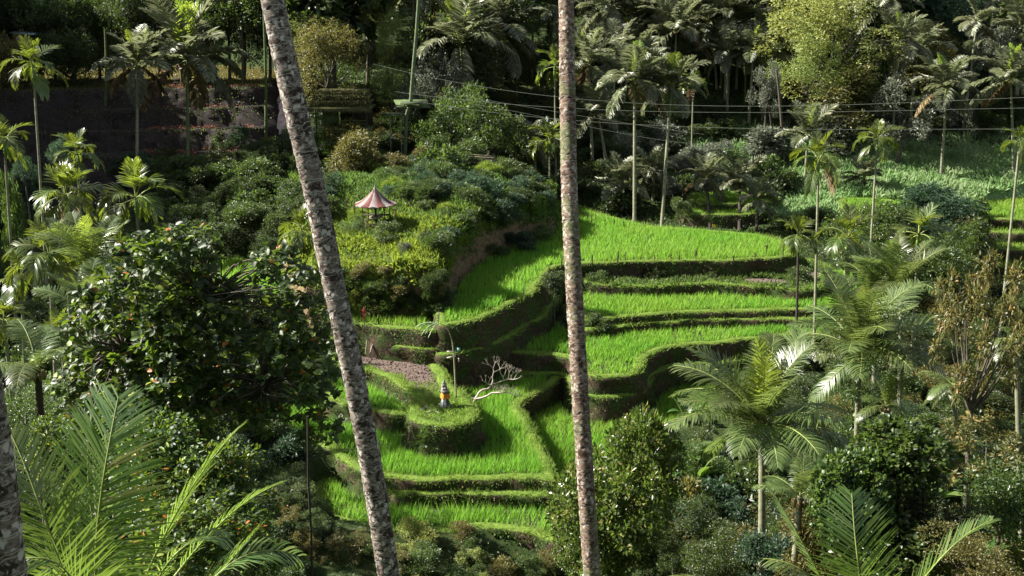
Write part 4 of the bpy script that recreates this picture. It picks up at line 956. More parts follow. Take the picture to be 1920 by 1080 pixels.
for i in range(26):
    t_ = rs.uniform(0, 1); u = np.interp(t_, [0, .2, .45, .7, 1], [850, 868, 905, 960, 1036]); v = np.interp(t_, [0, .2, .45, .7, 1], [560, 530, 500, 472, 446]); p = onz(u, v, -17.1); x, y = p.x, p.y
    while sdist(np.array([x]), np.array([y]), BLUFF)[0] < 1.15: y += .1; x -= .06
    R = rs.uniform(.35, .7); k = ('hang', 'grassy')[i % 2]; its.append((CR[k][0], (x, y, H(x, y)), i*1., (R, R, R*.8), (M_bluffg, M_mid, M_blue)[i % 3]))
stuff_scatter('bluff_scrub', its, 'blue-green scrub covering the slope of the bluff right of the pavilion')
for u, v, y, r, k, m_, l in [(700, 520, 61.5, 32, 'grassy', M_blue, 'silvery blue-green grassy clump at the foot of the pavilion hill'), (727, 440, 64, 26, 'bush', M_mid, 'rounded green shrub just below the pavilion'), (822, 462, 62, 30, 'grassy', M_mid, 'tall bright grass clump at the corner of the bluff'),
                             (660, 425, 66, 22, 'fine', M_mid, 'leafy shrub left below the pavilion beside the leaning trunk'), (760, 470, 61.5, 18, 'airy', M_grey, 'small pale-leaved shrub on the pavilion hill edge'), (795, 445, 63, 15, 'coarse', M_mid, 'upright big-leaved plant on the pavilion hill'), (780, 540, 60.3, 22, 'hang', M_olive, 'dry brownish shrub on the face of the pavilion hill'), (745, 545, 60.4, 20, 'bush', M_dark, 'dark shrub low on the face of the pavilion hill'),
                             (665, 550, 60.6, 24, 'hang', M_olive, 'straw-coloured shrub beside the leaning trunk on the pavilion hill'), (1118, 612, 61.6, 26, 'bush', M_mid, 'round shrub hugging the terrace corner right of the centre trunk'), (1040, 535, 63.4, 28, 'bush', M_dark, 'dark shrub on the terrace corner left of the centre trunk'), (1120, 528, 68.5, 22, 'hang', M_mid, 'weedy clump at the left end of the rough ledge'),
                             (1225, 520, 70, 22, 'hang', M_dark, 'dark weedy clump in the middle of the rough ledge'), (1335, 512, 70, 16, 'bush', M_mid, 'bright weed clump on the rough ledge'), (1500, 525, 68.8, 26, 'bush', M_mid, 'weeds at the right end of the rough ledge')]:
    shrub(u, v, y, r, r*.85, l, k, m_)
scatter_shrubs(144, (1230, 1920), (760, 1080), None, (.6, 1.3), [M_mid, M_mid, M_dark, M_olive, M_blue], 'leafy thicket filling the lower right gully', 'shrubs crowding the lower right gully', seed=15, kinds=('bush', 'hang', 'fine', 'coarse', 'layer'), stuff='gully_thicket')
scatter_shrubs(64, (1440, 1920), (560, 800), None, (.8, 1.6), [M_mid, M_dark, M_mid, M_olive], 'leafy thicket on the slope behind the large right palms', 'shrubs on the slope behind the right palms', seed=16, kinds=('bush', 'hang', 'fine', 'wide'), stuff='slope_thicket')
scatter_shrubs(64, (0, 560), (780, 1080), None, (.6, 1.3), [M_mid, M_dark, M_dark, M_blue], 'dark leafy thicket low in the left gully behind the near fronds', 'shrubs low in the left gully', seed=17, kinds=('bush', 'hang', 'fine', 'coarse'), stuff='gully_thicket')
scatter_shrubs(30, (0, 320), (330, 560), None, (.7, 1.5), [M_dark, M_mid, M_blue], 'shrub at the foot of the tilled slope among the areca palms', 'shrubs among the left areca palms', seed=18, kinds=('bush', 'hang', 'fine', 'airy'))
# flowing grass on the shrine mound
shrub(822, 815, 47.1, 42, 24, 'drooping tuft of long grass on the front of the shrine mound', 'grassy', M_mid)
shrub(862, 812, 47.2, 30, 22, 'smaller tuft of long grass at the right of the shrine mound', 'grassy', M_mid)
shrub(792, 800, 47.6, 22, 16, 'pale leafy weed on the left shoulder of the shrine mound', 'bush', M_olive)

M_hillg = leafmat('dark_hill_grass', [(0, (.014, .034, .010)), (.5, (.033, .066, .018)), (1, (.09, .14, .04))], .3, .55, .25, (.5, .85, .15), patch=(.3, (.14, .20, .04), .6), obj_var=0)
# ================================================================== ground cover
def cover(n, xr, yr, keep, fn, seed):
    rg = np.random.default_rng(seed); X = rg.uniform(*xr, n); Y = rg.uniform(*yr, n)
    k = keep(X, Y, rg); X, Y = X[k], Y[k]
    Z, top, db = ground(X, Y, True)
    ok = (top < -1e8) | (db > 0); X, Y, Z, db = X[ok], Y[ok], Z[ok], db[ok]
    return fn(X, Y, Z, db, rg)
def und(X, Y, Z, db, rg):
    n = len(X); I = np.repeat(np.arange(n), 7); m_ = len(I); mb = MB(); sc = np.clip(Y/90, .55, 1.5)[I]
    hh = .15+.5*(np.sin(X*.9)*np.sin(Y*.8)+1)/2*rg.random(n)
    C = np.column_stack([X[I]+rg.normal(0, .25, m_), Y[I]+rg.normal(0, .25, m_), Z[I]+rg.random(m_)*hh[I]])
    Dv = rdir(m_, .5, rg)
    leaves(mb, C, Dv, rdir(m_, .8, rg), rg.uniform(.16, .34, m_)*sc, .13*sc, np.clip(rg.beta(2, 2, m_)+rg.normal(0, .15, n)[I], 0, 1), .2)
    return mb
def in_view(X, Y): return np.abs(X) < Y*.5+3
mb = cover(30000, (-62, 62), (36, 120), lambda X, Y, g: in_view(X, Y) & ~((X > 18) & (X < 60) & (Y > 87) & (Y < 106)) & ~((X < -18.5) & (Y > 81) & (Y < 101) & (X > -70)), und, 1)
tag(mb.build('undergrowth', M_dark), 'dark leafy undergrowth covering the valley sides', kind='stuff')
def grassfn(h, w, jit=.9, per=5):
    def f(X, Y, Z, db, rg):
        n = len(X); I = np.repeat(np.arange(n), per); m_ = len(I); mb = MB()
        hh = (h*(1+.35*np.sin(X*.9+Y*.4)*np.sin(Y*.6-X*.3)))[I]
        C = np.column_stack([X[I]+rg.normal(0, .12, m_), Y[I]+rg.normal(0, .12, m_), Z[I]-.02])
        leaves(mb, C, rdir(m_, 1.5, rg), rdir(m_, 0, rg), hh*rg.uniform(.5, 1.25, m_), w, rg.beta(2, 2, m_), .45, 'blade')
        return mb
    return f
mb = cover(22000, (14, 62), (84, 110), lambda X, Y, g: in_view(X, Y) & (g.random(len(X)) < np.clip((X-15)/5, 0, 1)*np.clip((109-Y)/4, 0, 1)), grassfn(.6, .07), 2)
tag(mb.build('meadow_grass', M_meadow), 'pale tangled grass covering the sunny slope on the right', kind='stuff')
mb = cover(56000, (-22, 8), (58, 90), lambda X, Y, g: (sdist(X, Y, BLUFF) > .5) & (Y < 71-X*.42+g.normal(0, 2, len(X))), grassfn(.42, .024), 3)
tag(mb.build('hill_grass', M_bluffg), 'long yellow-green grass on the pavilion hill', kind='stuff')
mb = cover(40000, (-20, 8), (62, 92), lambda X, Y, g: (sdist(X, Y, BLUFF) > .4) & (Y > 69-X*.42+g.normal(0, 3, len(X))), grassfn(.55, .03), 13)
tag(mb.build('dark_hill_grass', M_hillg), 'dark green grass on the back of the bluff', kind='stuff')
mb = MB(); mb = cover(9000, (-20, 8), (58, 86), lambda X, Y, g: (sdist(X, Y, BLUFF) > .55) & (sdist(X, Y, BLUFF) < 1.3), grassfn(.5, .03), 14)
tag(mb.build('cliff_top_grass', M_bluffg), 'grass fringe hanging over the brown cliff of the bluff', kind='stuff')
mb = cover(5000, (-22, 8), (58, 90), lambda X, Y, g: (sdist(X, Y, BLUFF) > .1) & (sdist(X, Y, BLUFF) < 1.2), grassfn(.4, .035, per=6), 4)
tag(mb.build('cliff_grass', M_bankleaf), 'sparse dry grass clinging to the brown cliff of the bluff', kind='stuff')
# weeds on the rough ledge, turf on the shrine mound
for key, mt_, nm, lb in (('T', M_bankleaf, 'ledge_weeds', 'weeds on the rough ledge between rice terraces'), ('F9', M_turf, 'mound_grass', 'short sunny grass on the shrine mound')):
    s_ = [q for q in SL if q['key'] == key][0]
    X, Y = sample(s_['P'], 60 if key == 'T' else 150, rng); d = sdist(X, Y, s_['P']); k = (d > .1) & ~covered(X, Y, s_['z'], .2)
    if key == 'F9': k &= (Y < 52.6) | (d < .7+.3*np.sin(X*3))
    else: k &= (np.sin(X*.8+1)*np.sin(Y*1.3+X*.2) > -.35)
    X, Y = X[k], Y[k]; Z = np.full(len(X), s_['z'])
    mb = grassfn(.30 if key == 'T' else .16, .05 if key == 'T' else .03, per=4)(X, Y, Z, None, rng)
    tag(mb.build(nm, mt_), lb, kind='stuff')
for s_ in [q for q in SL if q['crop'] == 'till']:
    X, Y = sample(s_['P'], 30 if s_['z'] > -8.5 else 1.6, rng); n = len(X); mb = MB(); k = sdist(X, Y, s_['P']) > .2; X, Y = X[k], Y[k]; n = len(X); I = np.repeat(np.arange(n), 5); m_ = len(I)
    leaves(mb, np.column_stack([X[I], Y[I], np.full(m_, s_['z'])]), rdir(m_, 1), rdir(m_, 1), rng.uniform(.08, .22, m_), .07, rng.random(m_))
    tag(mb.build('seedlings', M_olive if s_['z'] > -8.5 else M_blue), ('low weeds' if s_['z'] > -8.5 else 'sparse seedlings')+' sprouting on the '+s_['label'], kind='stuff')

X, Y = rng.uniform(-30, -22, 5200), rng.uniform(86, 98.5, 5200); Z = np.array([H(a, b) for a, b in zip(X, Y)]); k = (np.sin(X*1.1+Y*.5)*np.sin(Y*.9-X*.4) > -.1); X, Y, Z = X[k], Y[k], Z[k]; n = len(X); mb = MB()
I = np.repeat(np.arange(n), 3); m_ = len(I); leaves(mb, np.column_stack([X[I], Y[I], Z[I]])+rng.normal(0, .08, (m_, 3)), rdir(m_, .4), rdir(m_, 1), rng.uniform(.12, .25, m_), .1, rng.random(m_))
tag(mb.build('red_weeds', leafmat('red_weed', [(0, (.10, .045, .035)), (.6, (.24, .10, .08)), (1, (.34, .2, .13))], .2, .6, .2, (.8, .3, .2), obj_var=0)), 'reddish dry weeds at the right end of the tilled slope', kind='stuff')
# ================================================================== mid-distance and near palms on the right
GR = 'coconut palms in the right gully'
palm('mid', 1428, 800, 33, 182, 'large coconut palm in full view on the right with nuts and a tall bare trunk', base=(1413, 1080), nf=27, young=3, group=GR, nuts=7, tr=.13, levels=[0, 0, 1, 1, 2, 1, 2, 3, 3, 3, 4, 2, 4, 5, 3], yb=31.5, trunk='pale', bow=.25, rg_seed=4)
palm('mid', 1612, 665, 45, 150, 'broad coconut palm behind and right of the large one', base=(1612, 820), nf=28, young=2, group=GR, levels=[0, 1, 1, 2, 2, 3, 3, 4, 2, 3, 5], rg_seed=12)
palm('mid', 1690, 540, 52, 96, 'upright coconut palm behind the broad one', base=(1690, 760), nf=16, young=2, group=GR, levels=[0, 1, 1, 2, 3])
palm('mid', 1640, 560, 54, 105, 'tall-fronded palm between the broad palm and the rounded tree', base=(1640, 760), nf=14, young=1, group=GR, levels=[1, 1, 2])
palm('mid', 1785, 720, 50, 60, 'small drooping palm left of the bronze-leaved tree', base=(1790, 860), nf=12, group=GR, levels=[3, 4, 4, 5])
palm('mid', 1660, 760, 44, 70, 'low palm with a reddish trunk above the vine mound', base=(1658, 820), nf=13, group=GR, trunk='dark')
palm('mid', 1500, 930, 29, 90, 'young palm low behind the trunk of the large palm', base=(1490, 1010), nf=10, group=GR, levels=[1, 2, 3, 3])
palm('mid', 1905, 640, 40, 60, 'palm frond tips reaching in at the right edge', nf=10, group=GR, base=(1960, 760), levels=[2, 3, 4])
# on the left
GL = 'coconut palms in the left gully'
palm('mid', 170, 500, 40, 110, 'coconut palm with dark spread fronds inside the left areca cluster', base=(190, 700), nf=14, young=1, group=GL, levels=[0, 1, 1, 2, 2, 3])
palm('mid', 165, 590, 33, 105, 'coconut palm with yellow-green upright fronds left of the big-leaved tree', base=(150, 800), nf=9, young=2, group=GL, levels=[0, 1, 1, 2])
palm('mid', 70, 690, 28, 125, 'coconut palm with long arching fronds on a dark leaning trunk at the left', base=(45, 820), nf=12, young=0, group=GL, levels=[2, 3, 3, 4, 2], trunk='dark')

# ================================================================== bronze-leaved trees, vine mound, round bush
CR['bronze'] = [crown_mesh('crown', M_rust, rlobes(61, 26, (.09, .20), .92, 1.), 330, 12, .085, .034, .085, 61, shell=.2, up=.7)]
tree('bronze', 1832, 655, 36, 84, 165, 'tall sparse bronze-leaved tree with its pale trunk showing at the right', M_rust, base=(1826, 860), limbs=14, tr=.11)
tree('bronze', 1850, 880, 32, 108, 85, 'low wide bronze-leaved tree with twisted branches at the right', M_rust, base=(1835, 990), limbs=14, tr=.1)
tree('bronze', 1740, 860, 33, 60, 45, 'small bronze-leaved bush left of the low wide one', M_rust, limbs=8, cat='shrub', name='shrub')
CR['vine'] = [crown_mesh('crown', M_mid, rlobes(71, 10, (.4, .55), .5), 520, 12, .10, .075, .10, 71, 'oval', up=.3, lift=.3)]
tree('vine', 1690, 870, 29, 82, 78, 'upper vine-draped mound of heart-shaped leaves on the right', M_mid, cat='vine', name='vine_mound', rot=0)
tree('vine', 1600, 940, 28, 78, 92, 'lower vine-draped mound beside the large palm trunk', M_mid, cat='vine', name='vine_mound', rot=1)
for i, (u, v, y, rx, ry, k, m_) in enumerate([(1660, 1045, 27.5, 95, 85, 'vine', M_mid), (1540, 1030, 29, 70, 80, 'hang', M_olive), (1350, 1040, 32, 70, 70, 'fine', M_mid), (1760, 1000, 28, 80, 80, 'hang', M_dark), (1880, 950, 30, 80, 80, 'wide', M_mid), (1820, 1060, 26, 90, 70, 'fine', M_olive), (1450, 1060, 30, 70, 60, 'bush', M_blue), (1320, 985, 37, 50, 45, 'wide', M_dark), (1250, 1070, 34, 60, 50, 'hang', M_mid)]):
    tree(k, u, v, y, rx, ry, ('vine-covered tree at the bottom edge under the two vine mounds', 'olive bushy tree right behind the tall trunk of the large coconut palm', 'fine-leaved green tree left of the large coconut trunk near the bottom', 'dark drooping tree between the vine mounds and the bronze tree', 'green leafy tree at the right edge above the banana plants', 'olive fine-leaved tree in the bottom right behind the curved frond', 'blue-green bush left of the broad upright frond', 'dark leafy tree behind the leaning fronds of the large palm', 'drooping green bush at the bottom beside the round bushy tree')[i], m_, limbs=6)
CR['round'] = [crown_mesh('crown', M_round, rlobes(81, 16, (.3, .42), .66, 1.05)+[(0, 0, 0, .6)], 1700, 13, .062, .034, .085, 81, up=.6, lift=.1)]
tree('round', 1165, 955, 35, 108, 172, 'dense round bushy tree with sunlit yellowish top right of the centre trunk', M_round, limbs=8, rot=0)
tree('round', 1085, 1010, 35.5, 48, 80, 'smaller bushy tree with creamy blossom left of the dense round one', M_round, limbs=6, rot=2)
shrub(1262, 1030, 33, 42, 34, 'bright green fine-leaved shrub right of the round bushy tree', 'fine', M_mid)
for u, v, y, h, l in [(1885, 1010, 22, 120, 'banana plant with broad upright leaves at the bottom right'), (1905, 1060, 20, 120, 'banana plant cut by the bottom right corner'), (1720, 960, 27, 90, 'banana plant with torn dark leaves behind the vine mound'), (1290, 870, 40, 60, 'banana plant left of the large coconut palm'), (1310, 900, 38, 62, 'banana plant with a dry reddish leaf under the large palm'), (1285, 790, 45, 42, 'pale-leaved banana plant at the end of the sunken rice terrace'), (1750, 930, 30, 60, 'small banana plant in the dark hollow'), (1390, 655, 80, 1, '')][:7]:
    banana(u, v, y, h, l)
for u, v, y in [(1010, 345, 86), (1040, 350, 85), (1300, 300, 95), (1150, 370, 86)]: banana(u, v, y, 26, 'small banana plant in the shade near the foot of the centre trunk view' if u < 1100 else 'small shaded banana plant under the pale coconut palms', 6, group='small shaded banana plants')

# ================================================================== the big-leaved tree on the left
YB = 23.0
LB = [(300, 520, 118, 92, 0), (210, 620, 95, 105, .5), (370, 620, 110, 110, -.3), (180, 740, 80, 90, .3), (300, 740, 130, 110, -.5), (420, 740, 90, 90, .6), (530, 520, 62, 58, .4), (570, 610, 62, 75, .2), (520, 640, 60, 70, -.4),
      (590, 720, 50, 70, 0), (500, 760, 60, 50, .3), (600, 800, 45, 30, 0), (330, 455, 75, 38, 0), (500, 480, 40, 24, 0)]
rb = np.random.default_rng(99)
base_b = at(330, 1000, YB+.5); zb = H(base_b.x, base_b.y)-.3
big = empty('big_leaved_tree', (base_b.x, base_b.y, zb), label='big-leaved dark glossy tree filling the left middle of the picture', cat='tree')
bo = np.array([base_b.x, base_b.y, zb])
ros = []
for u, v, rx, ry, dy in LB:
    n = int(rx*ry/62); c = at(u, v, YB+dy)
    for _ in range(n):
        d = rdir(1, .25, rb)[0]*(.25+.75*rb.random()**.5)
        ros.append((c.x+d[0]*px_m(rx, YB), c.y+d[1]*1.3, c.z+d[2]*px_m(ry, YB)))
ros = np.array(ros)-bo; nr = len(ros)
LC, LD, LN, LL, LR = [], [], [], [], []
for p in ros:
    k = int(rb.integers(7, 12)); ax = nrm(np.array([rb.normal(0, .45), rb.normal(-.25, .35), 1.]))
    e1 = nrm(np.cross(ax, [1, .1, 0])); e2 = np.cross(ax, e1); tone = rb.normal(0, .13)
    for i in range(k):
        a = i*2.4; el = rb.uniform(-.5, .75); d = nrm(e1*math.cos(a)+e2*math.sin(a)+ax*el)
        LC.append(p+ax*.05*i/k-ax*rb.random()*.12); LD.append(d); LN.append(nrm(ax+rb.normal(0, .25, 3))); LL.append(rb.uniform(.11, .235)); LR.append(np.clip(.35+.25*rb.normal()+tone+.3*(rb.random() < .08), 0, 1))
LC, LD, LN, LL, LR = map(np.array, (LC, LD, LN, LL, LR))
cl = MB(); N3 = 300
order = np.argsort(LC[:, 1]-LL*6); one, rest = order[:N3], order[N3:]
leaves(cl, LC[rest], LD[rest], LN[rest], LL[rest], LL[rest]*.62, LR[rest], .3, 'oval')
o = cl.build('foliage', M_big, big); tag(o, kind='stuff')
lm = []
for r_ in (.25, .5, .75, .97):
    q = MB(); leaves(q, [[0, 0, 0]], [[1, 0, 0]], [[0, 0, 1.]], 1, .62, r_, .3, 'oval'); lm.append(q.mesh('leaf', M_big))
for i in one:
    d = LD[i]; s_ = nrm(np.cross(d, LN[i])); n_ = np.cross(s_, d)
    o = link('leaf', lm[min(3, int(LR[i]*4))], big); l = LL[i]
    o.matrix_local = Matrix.Translation(LC[i]) @ Matrix(np.column_stack([d, -s_, n_]).tolist()).to_4x4() @ Matrix.Diagonal((l, l, l, 1))
tk = MB(); hub = [at(300, 800, YB+.6), at(330, 640, YB+.4), at(500, 720, YB+.3), at(230, 650, YB+.2), at(400, 560, YB+.5)]
hub = [np.array(h)-bo for h in hub]
tk.tube(curve3((0, 0, 0), hub[0], (.3, 0, 0), 10), np.linspace(.2, .14, 10), 8)
for a, b, r_ in ((0, 1, .09), (0, 2, .08), (0, 3, .07), (1, 4, .06)): tk.tube(curve3(hub[a], hub[b], (.15, .1, -.2), 8), np.linspace(r_, r_*.6, 8), 7)
for p in ros[::4]:
    h = hub[int(np.argmin([np.linalg.norm(p-q) for q in hub]))]; tk.tube(curve3(h, p, rb.normal(0, .25, 3), 8), np.linspace(.026, .007, 8), 4, cap=False)
tk.build('trunk', M_wood, big, True)

# dark glossy shrub under it
CR['glossy'] = [crown_mesh('crown', M_big, rlobes(91, 12, (.35, .5), .6), 520, 9, .085, .048, .11, 91, 'oval', up=.7)]
for u, v, y, rx, ry, l in [(330, 880, 19.5, 110, 100, 'dark glossy-leaved shrub below the big-leaved tree'), (430, 930, 19, 100, 95, 'dark glossy-leaved shrub behind the long slanting palm frond'), (350, 1010, 17.5, 120, 80, 'dark glossy-leaved shrub at the bottom edge behind the palm fronds'), (470, 1030, 20, 80, 70, 'dark glossy-leaved shrub nearest the thin bare pole'), (110, 850, 24, 60, 70, 'dark vine-hung shrub beside the left palm frond')]:
    tree('glossy', u, v, y, rx, ry, l, M_big, cat='shrub', name='shrub', limbs=5)
for u, v, y, rx, ry, l in [(60, 780, 30, 70, 70, 'pale green leafy bush at the left edge'), (110, 760, 34, 50, 50, 'green creeper-covered bush at the left')]:
    tree('fine', u, v, y, rx, ry, l, M_mid, cat='shrub', name='shrub')
# thin bare pole left of the leaning trunk
pp = [(577, 780), (578, 900), (583, 990), (586, 1100)]
P = [at(a, b, 20.) for a, b in pp]; q = at(588, 1300, 20.); P.append(q); mb = MB(); mb.tube([tuple(p) for p in P], [.022, .024, .026, .03, .035], 6)
tag(mb.build('bare_pole', M_darkwood, None, True), 'thin bare dark pole rising left of the leaning coconut trunk', 'pole')

# ================================================================== near coconut trunks
def bark(name, base, light, dark, moss, lich=.5, orange=0):
    m, nt, out = newmat(name)
    n1 = noise(nt, 13, 6, .75, 'obj', (1, 1, 1.3)); n2 = noise(nt, 3.2, 3, .6, 'obj', (1, 1, .7)); n3 = noise(nt, 24, 4, .7, 'obj', (1, 1, 2.0))
    c = ramp(nt, [(.32, tuple(x*.35 for x in base)), (.5, base), (.68, tuple(x*1.5 for x in base))], n3)
    blk = noise(nt, 7.5, 5, .72, 'obj', (1, 1, 1.5), dist=.4)
    c = mixc(nt, c, dark, math_(nt, 'MULTIPLY', ramp(nt, [(.50, (0, 0, 0)), (.545, (1, 1, 1))], blk), .92))
    v = nt.nodes.new('ShaderNodeTexVoronoi'); v.inputs['Scale'].default_value = 14; v.inputs['Randomness'].default_value = 1
    tc = nt.nodes.new('ShaderNodeTexCoord'); mp = nt.nodes.new('ShaderNodeMapping'); mp.inputs['Scale'].default_value = (1, 1, .8); nt.links.new(tc.outputs['Object'], mp.inputs[0])
    w = nt.nodes.new('ShaderNodeVectorMath'); w.operation = 'ADD'; nn = noise(nt, 20, 3, .7, 'obj', out='Color')
    sc = nt.nodes.new('ShaderNodeVectorMath'); sc.operation = 'SCALE'; nt.links.new(nn, sc.inputs[0]); sc.inputs['Scale'].default_value = .07
    nt.links.new(mp.outputs[0], w.inputs[0]); nt.links.new(sc.outputs[0], w.inputs[1]); nt.links.new(w.outputs[0], v.inputs['Vector'])
    patch = math_(nt, 'MULTIPLY', ramp(nt, [(.30, (1, 1, 1)), (.38, (0, 0, 0))], v.outputs['Distance']), ramp(nt, [(.53-.12*lich, (0, 0, 0)), (.57-.08*lich, (1, 1, 1))], n2))
    c = mixc(nt, c, light, math_(nt, 'MULTIPLY', patch, .9))
    c = mixc(nt, c, light, math_(nt, 'MULTIPLY', ramp(nt, [(.57, (0, 0, 0)), (.61, (1, 1, 1))], n1), .7))
    if moss: c = mixc(nt, c, moss, math_(nt, 'MULTIPLY', ramp(nt, [(.52, (0, 0, 0)), (.62, (1, 1, 1))], noise(nt, 2.2, 4, .6)), .5))
    a = nt.nodes.new('ShaderNodeAttribute'); a.attribute_name = 'rnd'       # leaf scars: dark groove lines
    c = mixc(nt, c, light, ramp(nt, [(.55, (0, 0, 0)), (.75, (.55,)*3), (.95, (0, 0, 0))], a.outputs['Fac']) if False else math_(nt, 'MULTIPLY', ramp(nt, [(.45, (0, 0, 0)), (.65, (1, 1, 1)), (.85, (0, 0, 0))], a.outputs['Fac']), .6))
    c = mixc(nt, c, dark, ramp(nt, [(0, (.95,)*3), (.30, (.2,)*3), (.5, (0, 0, 0))], a.outputs['Fac']))
    princ(nt, out, c, .9, .2, n1, .35, .008); return m
M_barkA = bark('lichen_palm_bark', (.165, .135, .112), (.50, .465, .41), (.028, .018, .014), None, .6)
M_barkB = bark('brown_palm_bark', (.155, .11, .08), (.44, .39, .33), (.035, .018, .012), (.10, .14, .05), .25)
def near_trunk(px, y0, rr, mat, label, ring, seed, crown=True):
    """px: (u, v, y) centre line from below the frame up; continues to the ground and to the crown"""
    rg = np.random.default_rng(seed)
    A = np.array([tuple(at(*p)) for p in px]); d0 = nrm(A[0]-A[1]); gz = None
    for s_ in np.arange(0, 30, .25):
        q = A[0]+d0*s_
        if q[2] < H(q[0], q[1]): break
    A = np.vstack([q+d0*.3, A]); d1 = nrm(A[-1]-A[-2]); A = np.vstack([A, A[-1]+d1*4.5])
    base = A[0].copy(); A = A-base
    s_ = np.concatenate([[0], np.cumsum(np.linalg.norm(np.diff(A, axis=0), axis=1))])
    n = int(s_[-1]/.022); t = np.linspace(0, s_[-1], n)
    # smooth the centre line
    Q = np.stack([np.interp(t, s_, A[:, k]) for k in range(3)], 1)
    ker = np.hanning(81); ker /= ker.sum(); pad = np.vstack([np.repeat(Q[:1], 40, 0), Q, np.repeat(Q[-1:], 40, 0)])
    Q = np.stack([np.convolve(pad[:, k], ker, 'valid') for k in range(3)], 1)
    K = 28; th = np.arange(K)*2*math.pi/K
    marks = [0]; 
    while marks[-1] < s_[-1]: marks.append(marks[-1]+ring*rg.uniform(.7, 1.3))
    marks = np.array(marks); tilt = rg.normal(0, .25, len(marks)); ph = rg.uniform(0, 6.28, len(marks))
    tan = np.gradient(Q, axis=0); tan = nrm(tan); e1 = nrm(np.cross(tan, [0, 1, 0])); e2 = np.cross(tan, e1)
    V = np.zeros((n, K, 3)); R = np.zeros((n, K))
    for j in range(K):
        # each scar is tilted and wavy round the stem
        tj = t+.012*np.sin(th[j]*3+t*3)+.006*np.sin(th[j]*7+t*11)
        i = np.clip(np.searchsorted(marks, tj)-1, 0, len(marks)-2)
        tt = tj+tilt[i]*.05*np.cos(th[j]-ph[i]); i = np.clip(np.searchsorted(marks, tt)-1, 0, len(marks)-2)
        f = np.clip((tt-marks[i])/(marks[i+1]-marks[i]), 0, 1)
        prof = -.085*np.exp(-f/.10)+.05*np.exp(-((f-.22)/.10)**2)-.03*f
        bump = np.array([mnoise.noise(Vector((math.cos(th[j])*2, math.sin(th[j])*2, a*3)))*.05+mnoise.noise(Vector((math.cos(th[j])*7, math.sin(th[j])*7, a*14)))*.022 for a in t])
        r = np.interp(t, s_, rr if len(rr) == len(A) else np.interp(np.linspace(0, 1, len(A)), np.linspace(0, 1, len(rr)), rr))
        r = r*(1+prof+bump); V[:, j] = Q+(e1*math.cos(th[j])+e2*math.sin(th[j]))*r[:, None]
        R[:, j] = np.clip(f*4+.12*np.sin(th[j]*5+marks[i]*40), 0, 1)
    mb = MB(); i = np.arange(n-1)[:, None]*K; j = np.arange(K)[None]; j2 = (j+1) % K
    mb.quads(V.reshape(-1, 3), np.stack([i+j, i+j2, i+K+j2, i+K+j], -1).reshape(-1, 4), R.ravel())
    root = empty('coconut_palm', tuple(base), label=label, cat='palm tree', group='tall coconut palms whose trunks cross the view')
    mb.build('trunk', mat, root, True)
    if crown:
        top = Q[-1]; az = 0
        for k in range(14):
            me = F_far[[0, 1, 1, 2, 2, 1][k % 6]][k % 2]; f = link('frond', me, root); az += 137.5
            f.location = top; f.rotation_euler = (0, 0, math.radians(az)); f.scale = (3.4,)*3
    return root
near_trunk([(745, 1180, 11.3), (729, 1080, 11.3), (701, 900, 11.35), (667, 720, 11.4), (627, 540, 11.5), (591, 360, 11.6), (548, 180, 11.7), (511, 0, 11.8), (490, -110, 11.9)], 11.5, (.17, .128, .127, .126, .124, .122, .124, .128, .125, .122, .11), M_barkA, 'leaning lichen-patched coconut trunk crossing the picture left of centre', .15, 1)
near_trunk([(1122, 1180, 14.6), (1109.5, 1080, 14.8), (1098, 900, 15.1), (1086.5, 720, 15.5), (1076.5, 540, 16), (1067, 360, 16.6), (1064, 180, 17.2), (1062, 0, 17.8), (1058, -110, 18)], 15, (.18, .134, .130, .130, .130, .131, .128, .126, .122, .12, .11), M_barkB, 'nearly upright brown coconut trunk standing at the centre right', .115, 2)
near_trunk([(40, 1300, 5.4), (10, 1080, 5.4), (-5, 900, 5.4), (-36, 700, 5.4), (-60, 560, 5.4)], 5.4, (.12, .11, .105, .10, .10, .10), M_barkA, 'closest lichen-crusted trunk cut off by the bottom left edge', .11, 3, crown=False)

# ================================================================== near fronds at the bottom
def near_frond(root, org, ctrl, ll, nl, w, mat, side=None, droop=.2, start=.1, seed=0, vee=.3, fwd=(.5, 1.4), r=.02, label=None):
    """a frond along a smooth line through ctrl points (world); side: sideways vector of its blade"""
    C = np.array([tuple(c) for c in ctrl])-org; n = 26
    s_ = np.concatenate([[0], np.cumsum(np.linalg.norm(np.diff(C, axis=0), axis=1))]); k = len(C)
    # Catmull-like: polynomial fit through the points
    deg = min(3, k-1); t = np.linspace(0, s_[-1], n)
    P = np.stack([np.polyval(np.polyfit(s_, C[:, q], deg), t) for q in range(3)], 1)
    D = nrm(np.gradient(P, axis=0)); S0 = np.tile(nrm(np.array(side, float)), (n, 1)); S0 = nrm(S0-D*(S0*D).sum(1)[:, None])
    mb = MB(); rg = np.random.default_rng(seed)
    mb.tube(P, np.linspace(r, r*.2, n), 6, m=1, cap=False)
    put_leaflets(mb, P, D, S0, nl, ll, w, droop, rg, start=start, shape='two', fwd=fwd, jit=.06, vee=vee, miss=.05)
    o = mb.build('frond', [mat, M_rachis], root)
    if label: o['label'] = label
    return o
def A_(*p): return at(*p)
c0 = at(215, 1230, 9.0); g0 = H(c0.x, c0.y)
pl = empty('coconut_palm', (c0.x, c0.y, g0-.2), label='near coconut palm whose bright backlit fronds fill the bottom left corner', cat='palm tree', group='near coconut palms along the bottom edge')
po = np.array([c0.x, c0.y, g0-.2])
mb = trunk_mesh(curve3((0, 0, 0), (0, 0, c0.z-g0+.2), (0, 0, 0), 8), np.linspace(.16, .12, 8), 10, None, .1); mb.build('trunk', M_wood, pl, True)
